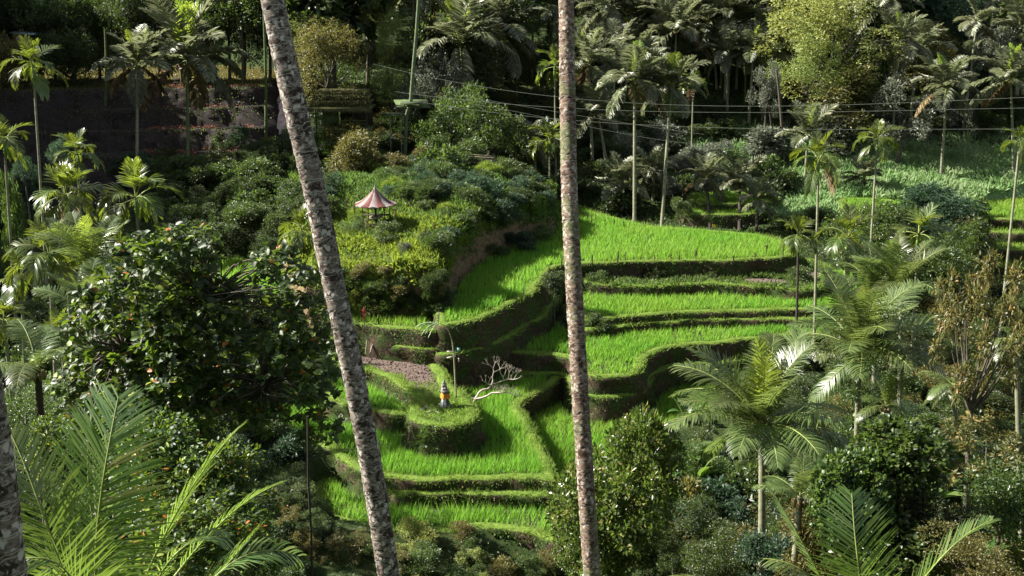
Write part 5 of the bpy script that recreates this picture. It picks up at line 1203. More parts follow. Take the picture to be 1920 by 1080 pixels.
near_frond(pl, po, [c0, A_(180, 1080, 8.6), A_(190, 930, 8.5), A_(205, 830, 8.5), A_(222, 745, 8.7)], .82, 124, .019, M_coconear, (1, -.25, .0), .10, .12, 1, vee=.1, fwd=(.5, 1.2), r=.024)
near_frond(pl, po, [c0, A_(120, 1080, 8.2), A_(85, 970, 8.2), A_(55, 900, 8.3), A_(22, 815, 8.5)], .60, 100, .019, M_coconear, (1, .3, .1), .1, .12, 2, vee=.1, fwd=(.6, 1.4))
near_frond(pl, po, [c0, A_(270, 1090, 9), A_(335, 955, 9), A_(390, 870, 9.1), A_(450, 800, 9.2)], .50, 60, .016, M_coconear, (.3, 1, .2), .15, .45, 3, fwd=(1.2, 2.2), vee=.1)
near_frond(pl, po, [c0, A_(290, 1130, 9.6), A_(400, 1000, 9.8), A_(450, 945, 10), A_(530, 905, 10.1)], .40, 52, .015, M_coconear, (.2, 1, -.2), .3, .45, 4, fwd=(.8, 1.6))
near_frond(pl, po, [c0, A_(270, 1150, 8.6), A_(310, 1060, 8.6), A_(370, 1010, 8.8), A_(430, 1010, 9)], .45, 52, .016, M_coconear, (.3, 1, .1), .5, .3, 5)
near_frond(pl, po, [c0, A_(330, 1180, 8.2), A_(420, 1070, 8.2), A_(480, 1030, 8.4), A_(560, 1045, 8.6)], .50, 56, .016, M_coconear, (.2, 1, .2), .4, .25, 6)
near_frond(pl, po, [c0, A_(190, 1060, 10.4), A_(165, 900, 10.6), A_(170, 800, 10.8), A_(190, 720, 11)], .50, 60, .018, M_coconear, (1, .2, 0), .15, .2, 7)
near_frond(pl, po, [c0, A_(150, 1120, 7.8), A_(110, 1060, 7.6), A_(60, 1040, 7.6), A_(10, 1060, 7.6)], .45, 50, .018, M_coconear, (.2, 1, .2), .3, .2, 8)
near_frond(pl, po, [c0, A_(330, 1160, 9.4), A_(400, 1090, 9.5), A_(450, 1030, 9.7), A_(490, 985, 9.9)], .42, 50, .015, M_coconear, (.3, 1, .1), .25, .3, 9, fwd=(1, 2))
c1 = at(1640, 1240, 12.0); g1 = H(c1.x, c1.y); p1 = np.array([c1.x, c1.y, g1-.2])
pr = empty('coconut_palm', tuple(p1), label='near coconut palm with one broad upright dark frond at the bottom right', cat='palm tree', group='near coconut palms along the bottom edge')
mb = trunk_mesh(curve3((0, 0, 0), (0, 0, c1.z-g1+.2), (0, 0, 0), 8), np.linspace(.16, .12, 8), 10, None, .1); mb.build('trunk', M_wood, pr, True)
near_frond(pr, p1, [c1, A_(1615, 1100, 11.7), A_(1603, 1010, 11.8), A_(1600, 960, 12), A_(1597, 925, 12.1)], .72, 66, .022, M_coconear, (1, .2, .1), .12, .2, 11, vee=.1, fwd=(.6, 1.2))
near_frond(pr, p1, [c1, A_(1715, 1110, 11.6), A_(1770, 1040, 11.6), A_(1830, 990, 11.7), A_(1860, 975, 11.8)], .50, 56, .018, M_coconear, (.5, 1, .1), .15, .25, 12, fwd=(.9, 1.8))
near_frond(pr, p1, [c1, A_(1560, 1120, 12), A_(1515, 1040, 12), A_(1480, 970, 12.1), A_(1440, 910, 12.2)], .34, 50, .016, M_coconear, (.2, 1, .1), .1, .35, 13, fwd=(1.6, 2.6))
near_frond(pr, p1, [c1, A_(1570, 1150, 11.5), A_(1530, 1100, 11.4), A_(1480, 1050, 11.4), A_(1430, 1050, 11.5)], .40, 46, .018, M_coconear, (.2, 1, .1), .3, .3, 14)
near_frond(pr, p1, [c1, A_(1400, 1140, 11.5), A_(1330, 1090, 11.5), A_(1290, 1078, 11.5), A_(1240, 1085, 11.5)], .35, 46, .018, M_coconear, (.2, 1, .1), .3, .3, 15)
# ================================================================== the things people built
M_rustr = plain('faded_red_roof', (.14, .045, .042), .7, .3, 7)
M_paler = plain('pale_weathered_roof', (.26, .21, .20), .7, .3, 7)
M_bamboo = plain('old_bamboo', (.30, .27, .17), .6, .4, 5)
M_stone = plain('dark_volcanic_stone', (.12, .112, .10), .9, .2, 14)
M_stonel = plain('grey_carved_stone', (.27, .255, .23), .9, .2, 14)
M_orange = plain('orange_cloth', (.66, .25, .04), .8, .2, 8)
M_white = plain('white_cloth', (.75, .75, .76), .8, .2, 8)
M_thatch = plain('mossy_thatch', (.085, .085, .035), .95, .1, 16)
M_gwall = plain('greenish_wall', (.085, .12, .045), .85, .2, 3)
M_paint = plain('faded_board_paint', (.62, .56, .48), .7, .3, 8)
M_teal = plain('teal_sign_paint', (.07, .36, .32), .5, .4, 8)
M_letter = plain('white_sign_letter', (.8, .85, .82), .6, .3, 8)
M_plat = plain('green_platform_board', (.06, .08, .045), .8, .2, 8)
M_orangew = plain('orange_painted_wall', (.60, .13, .03), .8, .2, 5)
M_blueroof = plain('pale_blue_roof', (.36, .47, .50), .6, .3, 5)
M_wire = plain('pale_cable', (.11, .125, .10), .5, .4, 3)
M_frangi = plain('pale_frangipani_bark', (.42, .36, .30), .75, .3, 12)
M_plume = leafmat('pale_green_plume', [(0, (.14, .24, .12)), (1, (.34, .44, .26))], .4, .5, .4, obj_var=0)

# --- striped pavilion
yP = 68.0; p = at(705, 415, yP); zg = H(p.x, yP)
ze = at(705, 382, yP).z; zt = at(705, 352, yP).z; Rr = px_m(37, yP)
pav = empty('pavilion', (p.x, yP, zg), label='small round open pavilion with faded red and grey striped cone roof on the grassy hill', cat='pavilion')
h1, h2 = ze-zg, zt-zg; NP = 14
for i in range(NP):
    mb = MB(); ns = 6; t = np.linspace(0, 1, ns); rr = Rr*(1-t)*(1.0)+.02; hz = h1+(h2-h1)*(t**1.55)
    A0, A1 = 2*math.pi*i/NP, 2*math.pi*(i+1)/NP
    V = []
    for r_, z_ in zip(rr, hz):
        am = (A0+A1)/2
        V += [(math.cos(A0)*r_, math.sin(A0)*r_, z_-.012), (math.cos(am)*r_*1.01, math.sin(am)*r_*1.01, z_+.035*r_/Rr+.01), (math.cos(A1)*r_, math.sin(A1)*r_, z_-.012)]
    Q = []
    for k in range(ns-1):
        Q += [[k*3, k*3+1, k*3+4, k*3+3], [k*3+1, k*3+2, k*3+5, k*3+4]]
    V = np.array(V); n_ = len(V); mb.quads(V, Q); mb.quads(V-[0, 0, .04], [q[::-1] for q in Q]); mb.quads(np.vstack([V[:3], V[:3]-[0, 0, .07]]), [[0, 1, 4, 3], [1, 2, 5, 4]])
    mb.build('roof_panel', M_rustr if i % 2 else (M_paler if i % 4 else M_stonel), pav)
mb = MB(); mb.tube([(0, 0, h2-.12), (0, 0, h2), (0, 0, h2+.12), (0, 0, h2+.34)], [.11, .07, .03, .008], 8); mb.build('finial', M_stonel, pav, True)
mb = MB(); mb.tube([(0, 0, 0), (0, 0, h2-.05)], [.07, .05], 8); mb.build('post', M_darkwood, pav, True)
for a in (0.6, 2.2, 3.9, 5.4):
    mb = MB(); mb.tube([(math.cos(a)*Rr*.78, math.sin(a)*Rr*.78, 0), (math.cos(a)*Rr*.78, math.sin(a)*Rr*.78, h1+.12)], [.035, .03], 6); mb.build('post', M_darkwood, pav, True)
mb = MB(); mb.tube([(0, 0, h1*.42), (0, 0, h1*.47)], [.42, .42], 14); mb.build('round_table', M_bamboo, pav)
for z_ in (.25, .5):
    mb = MB(); mb.box((0, .75, h1*z_*.9), (1.7, .3, .05)); mb.box((0, -.75, h1*z_*.5), (1.5, .28, .05)); mb.build('bench', M_darkwood, pav)

# --- shrine
b = onz(835, 765, -19.05); zs = H(b.x, b.y); k = 2.0/2.0
sh = empty('shrine', (b.x, b.y, -19.05), math.radians(25), label='small grey stone shrine wrapped in orange and white cloth on the grassy mound', cat='shrine'); sh.scale = (.7, .7, .66)
def taper(mb, z0, z1, w0, w1, m=0, rot=0):
    P = [(-w0, -w0, z0), (w0, -w0, z0), (w0, w0, z0), (-w0, w0, z0), (-w1, -w1, z1), (w1, -w1, z1), (w1, w1, z1), (-w1, w1, z1)]
    mb.quads(P, [[0, 3, 2, 1], [4, 5, 6, 7], [0, 1, 5, 4], [1, 2, 6, 5], [2, 3, 7, 6], [3, 0, 4, 7]], m=m)
mb = MB(); taper(mb, -.1, .08, .40, .40); taper(mb, .08, .2, .34, .30); taper(mb, .2, .28, .36, .36); mb.build('base', M_stonel, sh)
mb = MB(); taper(mb, .28, .5, .28, .22); taper(mb, .5, .85, .19, .17); taper(mb, .85, .93, .22, .24); mb.build('plinth', M_stone, sh)
mb = MB(); taper(mb, .93, 1.15, .17, .15); taper(mb, 1.15, 1.22, .22, .25); taper(mb, 1.22, 1.28, .27, .27); mb.build('altar_block', M_stone, sh)
mb = MB(); taper(mb, 1.28, 1.4, .22, .20); mb.box((0, .14, 1.6), (.34, .09, .42)); mb.box((-.17, 0, 1.47), (.07, .3, .18)); mb.box((.17, 0, 1.47), (.07, .3, .18)); taper(mb, 1.4, 1.55, .11, .08); mb.build('throne', M_stonel, sh)
mb = MB(); mb.box((0, .14, 1.86), (.22, .08, .12)); mb.box((0, .14, 1.96), (.12, .07, .1)); mb.tube([(0, .14, 2.0), (0, .14, 2.06), (0, .14, 2.16)], [.05, .04, .005], 6); mb.build('crown_finial', M_stonel, sh)
def skirt(z0, z1, w0, w1, mat, name, a0=0, a1=2*math.pi, n=26, fold=.02):
    mb = MB(); a = np.linspace(a0, a1, n); V = []
    for q, (z_, w_) in enumerate(((z1, w1), ((z0+z1)/2, (w0+w1)/2), (z0, w0))):
        for i, x in enumerate(a):
            s_ = 1/max(abs(math.cos(x)), abs(math.sin(x)))*.93; r_ = w_*min(s_, 1.3)+fold*q*math.sin(x*9); V.append((math.cos(x)*r_, math.sin(x)*r_, z_+(.02*math.sin(x*5) if q == 2 else 0)))
    Q = [[r*n+i, r*n+i+1, (r+1)*n+i+1, (r+1)*n+i] for r in (0, 1) for i in range(n-1)]
    V = np.array(V); mb.quads(V, Q); mb.quads(V*[.97, .97, 1], [q[::-1] for q in Q]); return mb.build(name, mat, sh)
skirt(.80, 1.17, .33, .235, M_orange, 'orange_cloth')
skirt(.30, .84, .30, .235, M_white, 'white_cloth', math.radians(150), math.radians(262))
sg = MB(); rg = np.random.default_rng(3)
for i in range(60):
    x, y = rg.normal(-.75, .3), rg.normal(-.05, .25); s_ = rg.uniform(.02, .055); sg.box((x, y, s_*.4+.0), (s_*2, s_*1.6, s_))
o = sg.build('pebble_heap', plain('pale_pebbles', (.55, .45, .40), .9, .2, 9)); o.location = (b.x-.15, b.y, -19.05+.02); tag(o, 'scatter of pale pinkish pebbles left of the shrine', kind='stuff')

# --- bent bamboo pole with plume and boards
def pxline(pts, y): return [tuple(at(u, v, y)) for u, v in pts]
yB = 50.2; o0 = at(856, 768, yB); o0.z = H(o0.x, o0.y)-.1; org = np.array(o0)
bp = empty('bamboo_pole', tuple(org), label='tall bent bamboo pole with pale feathery plume, boards and a small sign beside the shrine', cat='pole')
P = np.array([tuple(org)]+pxline([(855, 740), (853, 700), (851, 665), (848, 640), (842, 622), (834, 611), (825, 606)], yB))-org
t = np.linspace(0, 7, 24); P = np.stack([np.interp(t, np.arange(8), P[:, q]) for q in range(3)], 1)
mb = MB(); mb.tube(P, np.linspace(.05, .018, 24), 7); mb.build('pole', M_bamboo, bp, True)
mb = MB(); rg = np.random.default_rng(8); tip = P[-1]
for i in range(5):
    q = tip+np.array([-.08*i, rg.normal(0, .03), .02]); nl = 40; t = np.linspace(0, 1, 12)[:, None]
    e = q+t*np.array([-.55-.08*i, rg.normal(0, .25), .12])+t**2*np.array([.0, 0, -.75+.1*i]); D = nrm(np.gradient(e, axis=0))
    put_leaflets(mb, e, D, np.tile([0, 1., 0], (12, 1)), 24, .20, .02, .6, rg, start=0, fwd=(1, 1.6), vee=0)
mb.build('plume', M_plume, bp)
for (a, c_, nm) in (((838, 659), (853, 660), 'board'), ((838, 671), (852, 668), 'board'), ((846, 664), (860, 664.5), 'crosspiece')):
    A, B = np.array(pxline([a, c_], yB-.06))-org; mb = MB(); d = B-A; L = np.linalg.norm(d); ang = math.atan2(d[2], d[0]); cs, sn = math.cos(ang), math.sin(ang)
    mb.box((A+B)/2, (L, .025, .055 if nm == 'board' else .02), [[cs, 0, -sn], [0, 1, 0], [sn, 0, cs]]); mb.build(nm, M_paint if nm == 'board' else M_bamboo, bp)
c_ = np.array(at(860, 655.5, yB-.06))-org; mb = MB(); mb.box(c_, (.16, .02, .20)); sgn = mb.build('sign', M_teal, bp)
mb = MB(); f = c_+np.array([0, -.016, 0])
for dx, dz, w_, h_ in ((-.045, 0, .02, .13), (-.005, 0, .02, .13), (.025, .055, .05, .02), (.02, .005, .04, .018)): mb.box(f+np.array([dx, 0, dz]), (w_, .008, h_))
mb.build('lettering', M_letter, sgn)
mb = MB(); mb.box(np.array(at(860, 675, yB-.06))-org, (.06, .02, .19)); mb.build('hanging_tag', M_paint, bp)
mb = MB(); A, B = np.array(pxline([(860, 659), (860, 671)], yB-.06))-org; mb.tube([A, B], .006, 4); mb.build('string', M_bamboo, bp)

# --- bare frangipani
yF = 49.6; g = at(880, 772, yF); fo = np.array([g.x, g.y, min(g.z, H(g.x, g.y))-.1])
fr = empty('frangipani_tree', tuple(fo), label='leafless pale frangipani tree leaning out over the rice beside the shrine', cat='tree')
def q_(x, y, d=0.): return np.array(at(760+x/6, 620+y/6, yF+d))-fo
mb = MB(); rg = np.random.default_rng(12)
def lim(pts, r0, r1, d0=0, d1=0):
    n = len(pts); P = np.array([q_(x, y, d0+(d1-d0)*i/(n-1)) for i, (x, y) in enumerate(pts)]); mb.tube(P, np.linspace(r0, r1, n), 6, cap=True); return P
P0 = np.vstack([[0, 0, 0], [q_(720, 910), q_(745, 875), q_(765, 850), q_(775, 810), q_(785, 770)]]); mb.tube(P0, [.10, .095, .085, .08, .075, .07], 8)
lim([(785, 770), (735, 750)], .04, .015)
lim([(785, 770), (810, 735), (830, 695), (870, 665), (930, 655), (975, 610), (985, 560)], .065, .035, 0, .4)
lim([(985, 560), (980, 520), (995, 460), (990, 430)], .032, .022, .4, .5)
lim([(985, 590), (1010, 600), (1060, 575), (1110, 560), (1160, 545), (1220, 550), (1262, 540)], .032, .018, .4, -.2)
lim([(980, 600), (940, 610), (900, 575), (872, 565)], .025, .012, .4, .2)
lim([(785, 770), (850, 760), (920, 735), (970, 700), (1050, 700), (1120, 690), (1180, 705), (1240, 735), (1290, 738)], .06, .018, 0, -.5)
lim([(1110, 560), (1100, 520), (1070, 480), (1065, 440)], .022, .014, .1, .1)
def twig(P, d, L, r, n):
    e = P+d*L; m_ = P+d*L*.5+rg.normal(0, L*.06, 3); mb.tube([P, m_, e], [r, r*.8, r*.62], 5)
    if n > 0:
        for s_ in (-1, 1, 0)[:2+(rg.random() < .45)]:
            ax = nrm(rg.normal(0, 1, 3)); dd = nrm(d+np.cross(d, [0, 1, 0])*s_*.55+ax*.25+np.array([0, 0, .18])); twig(e, dd, L*.72, r*.62, n-1)
U = np.array([0, 0, 1.])
for x, y, dx, dz, L, n, d in [(990, 430, -.7, .7, .30, 2, .5), (990, 430, .3, 1, .30, 2, .5), (990, 470, 1, .5, .38, 2, .5), (872, 565, -.4, .9, .18, 1, .2), (905, 575, 0, 1, .2, 1, .25), (940, 605, .2, 1, .24, 1, .3),
                              (1065, 440, -.3, 1, .22, 2, .1), (1100, 520, .5, 1, .32, 2, .1), (1160, 545, .1, 1, .34, 2, 0), (1220, 550, .5, .9, .28, 2, -.1), (1262, 540, .8, .5, .15, 1, -.2), (1190, 548, .3, 1, .3, 2, 0)]:
    twig(q_(x, y, d), nrm(np.array([dx, rg.normal(0, .3), dz])), L, .017, n)
for i in range(20):
    t = i/19; x = 1000+t*280; y = 700+max(0, t-.6)*85; twig(q_(x, y, -.1-.4*t), nrm(np.array([rg.normal(.15, .35), rg.normal(0, .6), 1])), rg.uniform(.16, .27)*(1-.45*t), .015, 2)
mb.build('trunk', M_frangi, fr, True)

# --- cordyline plants and stakes along the bunds
def cordy(seed, leafy=1.):
    rg = np.random.default_rng(seed); st = MB(); st.tube([(0, 0, 0), (.01, 0, .5), (0, .01, .95)], [.035, .03, .02], 5)
    lf = MB(); n = int(34*leafy); z_ = rg.uniform(.25, 1., n)**.8; a = rg.uniform(0, 6.28, n)
    C = np.stack([np.zeros(n), np.zeros(n), z_], 1); D = np.stack([np.cos(a), np.sin(a), rg.uniform(.2, 1.2, n)], 1)
    leaves(lf, C, D, rdir(n, .6, rg), rg.uniform(.16, .28, n)*leafy, .07, rg.random(n), .3); return st, lf
CM = []
for sd, lf_ in ((1, 1.), (2, .8), (3, 1.15)):
    a, b_ = cordy(sd, lf_); CM.append((a.mesh('stem', M_darkwood, True), b_.mesh('leaves', M_cord)))
def cordyline(u, v0, v1, label, z=-17.0, group=None, mat=None, i=0, y=None):
    b = onz(u, v1, z+.12) if y is None else at(u, v1, y); h = px_m(v1-v0, b.y)
    r = empty('cordyline_plant', (b.x, b.y, b.z-.05), i*1.3, label=label, cat='plant', group=group); st, lf = CM[i % 3]
    for me in (st, lf):
        o = link(me.name.split('.')[0], me, r); o.scale = (h*.8, h*.8, h)
        if mat and me is lf: o.material_slots[0].link = 'OBJECT'; o.material_slots[0].material = mat
GCB, GST = 'dark cordyline plants along the bund of the broad upper terrace', 'dark wooden stakes along the terrace bunds'
for i, (u, a, b_) in enumerate([(1147, 480, 489), (1172, 471, 490), (1188, 480, 489), (1200, 479, 488), (1227, 476, 493), (1258, 475, 489), (1305, 465, 488), (1362, 476, 489), (1416, 474, 488)]):
    cordyline(u, a, b_, 'dark cordyline plant on the front bund of the broad upper terrace', group=GCB, i=i)
cordyline(1437, 458, 477, 'tallest upright cordyline standing in the right end of the upper terrace', i=2)
cordyline(1468, 452, 483, 'bushy dark cordyline at the right tip of the upper terrace', i=1)
cordyline(1030, 498, 521, 'dark cordyline cluster on the bund immediately left of the centre trunk', i=0)
for i, (u, a, b_) in enumerate([(1101, 399, 413), (1117, 401, 415), (1134, 410, 421), (1207, 411, 422), (1228, 412, 424)]):
    cordyline(u, a, b_, 'dark cordyline plant on the back edge of the broad upper terrace', group='cordylines on the back edge of the upper terrace', i=i)
for i, (u, a, b_) in enumerate([(982, 536, 557), (945, 558, 574), (822, 586, 608), (850, 588, 602), (1010, 533, 548), (822, 495, 520)]):
    cordyline(u, a, b_, ('pale flowered cordyline on the bund at the middle of the tall bank', 'small cordyline on the tall bank below the brown cliff', 'grey cordyline at the junction of two terraces', 'small cordyline at the left tip of the upper terrace', 'small cordyline near the terrace corner by the centre trunk', 'dark slim cordyline before the corner of the brown cliff')[i], i=i, mat=M_grey if i in (0, 2) else None, y=60.4 if i == 5 else None)
cordyline(683, 577, 607, 'bright red cordyline on the short terrace beside the leaning trunk', z=-17.4, mat=M_red, i=2)
for i, (u, v, y) in enumerate([(665, 405, 66.5), (690, 430, 64.5), (742, 412, 66), (812, 380, 72), (797, 452, 62), (815, 440, 63), (770, 395, 70), (650, 395, 68)]):
    cordyline(u, v-22, v, 'dark leafy cordyline among the grass around the striped pavilion', group='cordylines around the pavilion', i=i, y=y)
for i, (u, v0, v1, z) in enumerate([(1110, 478, 496, -17), (1158, 470, 494, -17), (1273, 478, 488, -17), (1375, 479, 488, -17), (1092, 395, 409, -17), (1109, 404, 416, -17), (1151, 413, 422, -17), (1169, 415, 425, -17), (710, 589, 608, -17.4), (780, 596, 612, -17.4), (835, 555, 582, -17.2), (1053, 480, 499, -17)]):
    b_ = onz(u, v1, z+.1); h = px_m(v1-v0, b_.y); mb = MB(); mb.tube([(0, 0, -.1), (.01, 0, h*.5), (.02, .01, h)], [.05, .045, .04], 6)
    o = mb.build('wooden_stake', M_darkwood); o.location = b_; tag(o, 'short dark wooden stake on a rice terrace bund', 'stake', GST)

# --- thatched house and tree platforms
def px3(u, v, y): return np.array(at(u, v, y))
yH = 88.0; A = px3(638, 245, yH); hx = empty('thatched_house', tuple(A), label='low house with mossy layered thatch roof and green wall behind the leaning trunk', cat='house')
def loc(u, v, d=0): return px3(u, v, yH+d)-A
for k_, (v, hw, d) in enumerate([(203, 56, -.8), (193, 53, -.1), (183, 50, .6), (174, 46, 1.3)]):
    c = loc(638, v, 0); mb = MB(); w_ = px_m(hw*2, yH); mb.box((c[0], 1.2+k_*.35, c[2]), (w_, 3.2-k_*.7, .16))
    rg = np.random.default_rng(k_); n = 260; X = rg.uniform(-w_/2, w_/2, n)
    leaves(mb, np.column_stack([c[0]+X, np.full(n, 1.2+k_*.35-(3.2-k_*.7)/2), np.full(n, c[2]+.05)]), np.column_stack([rg.normal(0, .15, n), np.full(n, -.5), np.full(n, -1.)]), np.tile([0, -1., .4], (n, 1)), rg.uniform(.25, .5, n), .07, rg.random(n))
    X = rg.uniform(-w_/2, w_/2, 500); leaves(mb, np.column_stack([c[0]+X, rg.uniform(-.3, .8, 500), np.full(500, c[2]+.08)]), rdir(500, .2), rdir(500, 1), .25, .05, rg.random(500))
    mb.build('thatch_course', M_thatch, hx)
a, b_ = loc(601, 207), loc(632, 240); mb = MB(); mb.box(((a[0]+b_[0])/2, .9, (a[2]+b_[2])/2), (b_[0]-a[0], .12, a[2]-b_[2])); mb.build('wall', M_gwall, hx)
mb = MB(); mb.box((loc(660, 220)[0], 2.6, loc(660, 224)[2]), (px_m(60, yH), .1, px_m(42, yH))); mb.build('back_wall', M_darkwood, hx)
mb = MB(); mb.box((loc(640, 240)[0], 1.2, loc(640, 243)[2]), (px_m(104, yH), 3., .14)); mb.build('deck', M_gwall, hx)
for u in (592, 634, 662, 688):
    a = loc(u, 205); mb = MB(); gz = H(A[0]+a[0], A[1]+.1)-A[2]; mb.tube([(a[0], -.1, min(gz, a[2]-2)-.2), (a[0], -.1, a[2])], .06, 6); mb.build('post', M_darkwood, hx, True)
for v in (232, 226):
    mb = MB(); mb.tube([loc(634, v)+[0, -.16, 0], loc(688, v)+[0, -.16, 0]], .03, 5); mb.build('railing', M_gwall, hx)

b_ = px3(757, 236, 90); b_[2] = H(b_[0], b_[1])-.3
tt = empty('tall_green_trunk', tuple(b_), label='tall pale green trunk kinked at the platform, right of the thatched house', cat='tree')
P = np.array([(0, 0, 0), px3(762, 215, 90)-b_, px3(770, 192, 90)-b_, px3(774, 140, 90)-b_, px3(781, 60, 90)-b_, px3(787, -30, 90)-b_]); t = np.linspace(0, 5, 40)
P = np.stack([np.interp(t, np.arange(6), P[:, q]) for q in range(3)], 1); mb = trunk_mesh(P, np.linspace(.17, .13, 40), 8, None, .5); mb.build('trunk', plain('pale_green_trunk', (.12, .155, .08), .8, .2, 4), tt, True)
for k_ in range(12):
    f = link('frond', F_far[1+k_ % 3][k_ % 2], tt); f.location = P[-1]; f.rotation_euler = (0, 0, k_*2.4); f.scale = (3.2,)*3
def platform(u0, u1, v, y, vs, label, struts=False, posts=()):
    c = px3((u0+u1)/2, v, y); r = empty('tree_platform', tuple(c), label=label, cat='platform'); w_ = px_m(u1-u0, y); n = 6
    for i in range(n):
        mb = MB(); mb.box((0, -.6+i*.24, 0), (w_*(1-.03*(i % 2)), .22, .05)); mb.build('plank', M_plat, r)
    mb = MB(); mb.box((0, -.73, -.07), (w_, .06, .09)); mb.box((0, .73, -.07), (w_, .06, .09)); mb.build('beam', M_greenwood, r)
    for s_ in ((-1, 1) if struts else ()):
        mb = MB(); mb.tube([(s_*w_*.42, -.3, -.05), (s_*.08, 0, -px_m(20, y))], .035, 5); mb.build('strut', M_greenwood, r)
    for u, v1 in posts:
        q = px3(u, v, y)-c; z1 = px3(u, v1, y)[2]-c[2]; gz = H(c[0]+q[0], y)-c[2]; mb = MB(); mb.tube([(q[0], -.4, min(gz, z1)), (q[0], -.4, -.05)], .035, 5); mb.build('post', M_bamboo, r)
platform(753, 792, 192, 89.6, 0, 'upper wooden lookout platform fixed round the tall green trunk', struts=True)
platform(717, 757, 214, 90, 0, 'lower wooden platform on thin posts left of the tall green trunk', posts=((732, 258), (752, 245)))
c = px3(770, 195, 91.5); mb = MB(); Q = [px3(738, 187, 91)-c, px3(800, 186, 91)-c, px3(808, 202, 90)-c, px3(744, 200, 90)-c]; Q = np.array(Q); V = np.vstack([Q, Q-[0, 0, .04]])
mb.quads(V, [[0, 1, 2, 3], [7, 6, 5, 4], [0, 4, 5, 1], [1, 5, 6, 2], [2, 6, 7, 3], [3, 7, 4, 0]]); o = mb.build('tarpaulin', M_gwall); o.location = c
tag(o, 'dull green tarpaulin stretched behind the tree platforms', 'tarpaulin')

# --- bamboo frame
yb = 84.5; c = px3(890, 312, yb); bf = empty('scaffold', tuple(c), label='leaning bamboo scaffold with crossed poles on the dark slope above the bluff', cat='scaffold')
for a, b_, d0, d1, r_ in [((852, 288), (928, 293), 0, 0, .045), ((855, 292), (926, 296), -.9, -.9, .04), ((850, 298), (905, 307), -1.2, -1.2, .04), ((905, 310), (925, 336), -.6, -.6, .03), ((926, 308), (904, 337), -.7, -.7, .03), ((866, 308), (884, 337), -.6, -1, .03), ((852, 288), (852, 330), 0, 0, .035), ((928, 293), (928, 335), 0, 0, .035), ((893, 300), (893, 325), -.2, -.2, .03)]:
    mb = MB(); mb.tube([px3(*a, yb+d0)-c, px3(*b_, yb+d1)-c], r_, 5); mb.build('pole', M_bamboo, bf)
for i in range(6):
    mb = MB(); A_1 = px3(853+i*.3, 289+i*1.8, yb-i*.22)-c; B_1 = px3(927, 294+i*2.3, yb-i*.22)-c; mb.tube([A_1, B_1], .05, 5); mb.build('slat', M_darkwood, bf)

# --- hut, picnic shelter, table, benches, A-frame, flag
c = px3(40, 80, 101); hut = empty('hut', tuple(c), label='tiny hut with orange wall and pale roof almost hidden in the bluish tree', cat='hut')
mb = MB(); mb.box((0, 0, .2), (.95, .9, 1.3)); mb.build('wall', M_orangew, hut)
mb = MB(); mb.box((-.12, -.47, .1), (.26, .03, .9)); mb.build('door', M_white, hut)
mb = MB(); mb.quads([(-.7, -.7, .9), (1.5, -.7, .75), (1.5, .7, .9), (-.7, .7, 1.1), (-.7, -.7, .84), (1.5, -.7, .69), (1.5, .7, .84), (-.7, .7, 1.04)], [[0, 1, 2, 3], [7, 6, 5, 4], [0, 4, 5, 1], [1, 5, 6, 2], [2, 6, 7, 3], [3, 7, 4, 0]]); mb.build('roof', M_blueroof, hut)
yt = 97.5; g = px3(367, 165, yt); gz = H(g[0], yt)
sp_ = empty('picnic_shelter', (g[0], yt, gz), label='open picnic shelter with flat pale roof on top of the tilled slope', cat='shelter')
w_ = px_m(44, yt)/2; hh = max(1.6, px3(367, 134, yt)[2]-gz)
mb = MB(); mb.box((0, .3, hh), (w_*2.1, 1.9, .08)); mb.build('roof', M_paler, sp_)
for x, y_ in ((-w_, -.5), (w_, -.5), (-w_, 1.1), (w_, 1.1)): mb = MB(); mb.tube([(x, y_, -.1), (x, y_, hh)], .05, 6); mb.build('post', M_bamboo, sp_)
tb = empty('picnic_table', (g[0]+.05, yt-.1, gz), label='wooden picnic table with reddish top under the flat pale shelter', cat='table')
mb = MB(); mb.box((0, 0, .72), (1.1, .6, .06)); mb.build('table_top', M_rustr, tb)
for x in (-.4, .4): mb = MB(); mb.box((x, 0, .35), (.08, .4, .7)); mb.build('leg', M_darkwood, tb)
for dx, lb in ((-1.3, 'dark wooden bench left of the picnic table'), (1.9, 'dark wooden bench at the right of the picnic shelter')):
    bn = empty('bench', (g[0]+dx, yt-.3, H(g[0]+dx, yt-.3)), label=lb, cat='bench')
    mb = MB(); mb.box((0, 0, .42), (1., .35, .06)); mb.build('seat', M_darkwood, bn); mb = MB(); mb.box((0, .17, .65), (1., .05, .25)); mb.build('backrest', M_darkwood, bn)
    for x in (-.4, .4): mb = MB(); mb.box((x, 0, .2), (.07, .3, .4)); mb.build('leg', M_darkwood, bn)
c = onz(1518, 524, -18.0); af = empty('trestle', tuple(c), label='small white trestle on the right end of the rough ledge', cat='trestle')
for a, b_ in (((-.22, 0, 0), (-.08, 0, .42)), ((.1, 0, 0), (.02, 0, .42)), ((-.25, 0, .4), (.25, 0, .42))): mb = MB(); mb.tube([a, b_], .025, 5); mb.build('bar', M_white, af)
c = onz(1335, 437, -17.); mb = MB(); V = [(0, 0, .45), (.22, 0, .43), (.24, .02, .62), (0, 0, .66)]; mb.quads(V+[(x, y_+.015, z_) for x, y_, z_ in V], [[0, 1, 2, 3], [7, 6, 5, 4]]); fl = empty('marker_flag', tuple(c), label='little yellow flag in the middle of the broad upper terrace', cat='flag')
mb.build('flag', plain('yellow_flag', (.85, .55, .02), .7, .2, 3), fl); mb = MB(); mb.tube([(0, 0, 0), (0, 0, .68)], .012, 4); mb.build('stick', M_bamboo, fl)
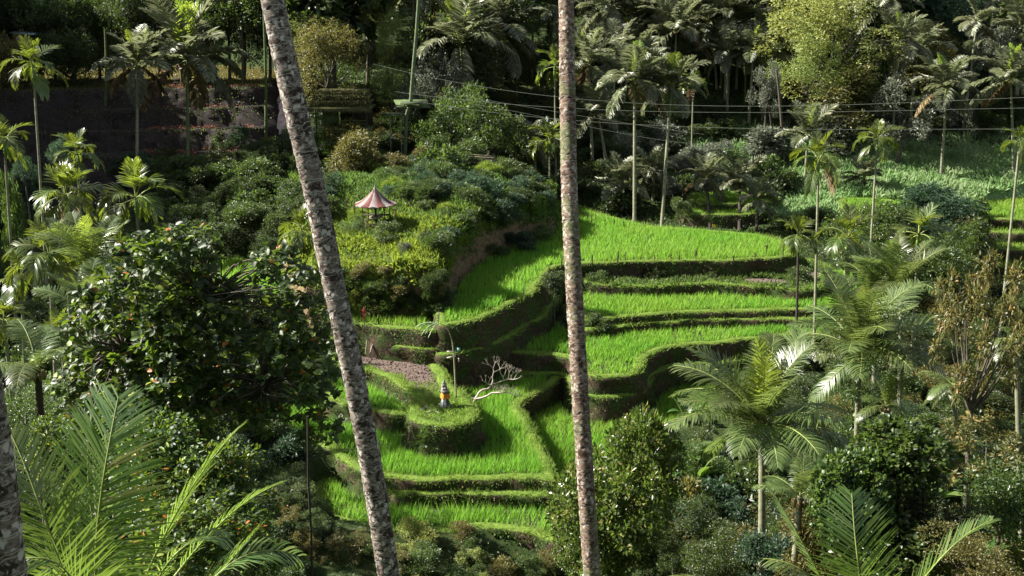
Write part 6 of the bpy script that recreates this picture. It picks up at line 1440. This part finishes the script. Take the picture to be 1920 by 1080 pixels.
# --- stone steps at the foot of the pavilion hill
p0 = onz(806, 584, -17.35); st = empty('stone_steps', tuple(p0), label='worn stone steps climbing the dark face of the pavilion hill', cat='steps')
for i in range(9):
    mb = MB(); mb.box((-.16*i+.05*(i % 2), -.05+.13*i, .1+.27*i), (1.0, .55, .2), [[.97, .2, 0], [-.2, .97, 0], [0, 0, 1]]); mb.build('step', M_stonel if i % 2 else M_stone, st)
# --- leaning sticks against the bank above the ploughed plot
for i, (a, b_) in enumerate((((688, 638), (685, 664)), ((697, 640), (692, 668)), ((700, 641), (694, 661)))):
    mb = MB(); A_1 = px3(*a, 56.6); B_1 = px3(*b_, 56.2); mb.tube([(0, 0, 0), A_1-B_1], .025, 5); o = mb.build('pale_stick', M_bamboo); o.location = B_1
    tag(o, ('left', 'tallest middle', 'right')[i]+' of three pale sticks leaning on the bank above the ploughed plot', 'stick')

# --- power lines
for i, (pts, lb) in enumerate([([(700, 120), (880, 158), (1040, 182), (1280, 197), (1500, 198), (1700, 193), (1960, 181)], 'topmost power cable crossing the forest'),
                               ([(740, 172), (900, 190), (1045, 202), (1280, 210), (1600, 209), (1960, 202)], 'second power cable, just below the topmost'),
                               ([(780, 190), (900, 208), (1040, 223), (1280, 237), (1600, 243), (1960, 242)], 'third power cable crossing in front of the spear palm'),
                               ([(850, 178), (960, 196), (1060, 212), (1180, 232), (1320, 252)], 'upper thin slanting cable behind the centre trunk'),
                               ([(880, 195), (1000, 214), (1085, 236), (1200, 255), (1330, 272)], 'lower thin slanting cable ending at the left of the meadow'),
                               ([(1815, 328), (1860, 335), (1960, 345)], 'short cable above the stepped terraces at the right edge')]):
    us = np.array([p[0] for p in pts], float); u = np.linspace(us[0], us[-1], 60); v = np.polyval(np.polyfit(us, [p[1] for p in pts], min(3, len(pts)-1)), u)
    y0, y1 = (88, 66); iy = np.interp(u, [700, 1960], [1/y0, 1/y1]); P = np.array([tuple(at(a, b, 1/c)) for a, b, c in zip(u, v, iy)])
    mb = MB(); mb.tube(P, .011 if i < 3 else .009, 4); tag(mb.build('power_cable', M_wire), lb, 'cable')
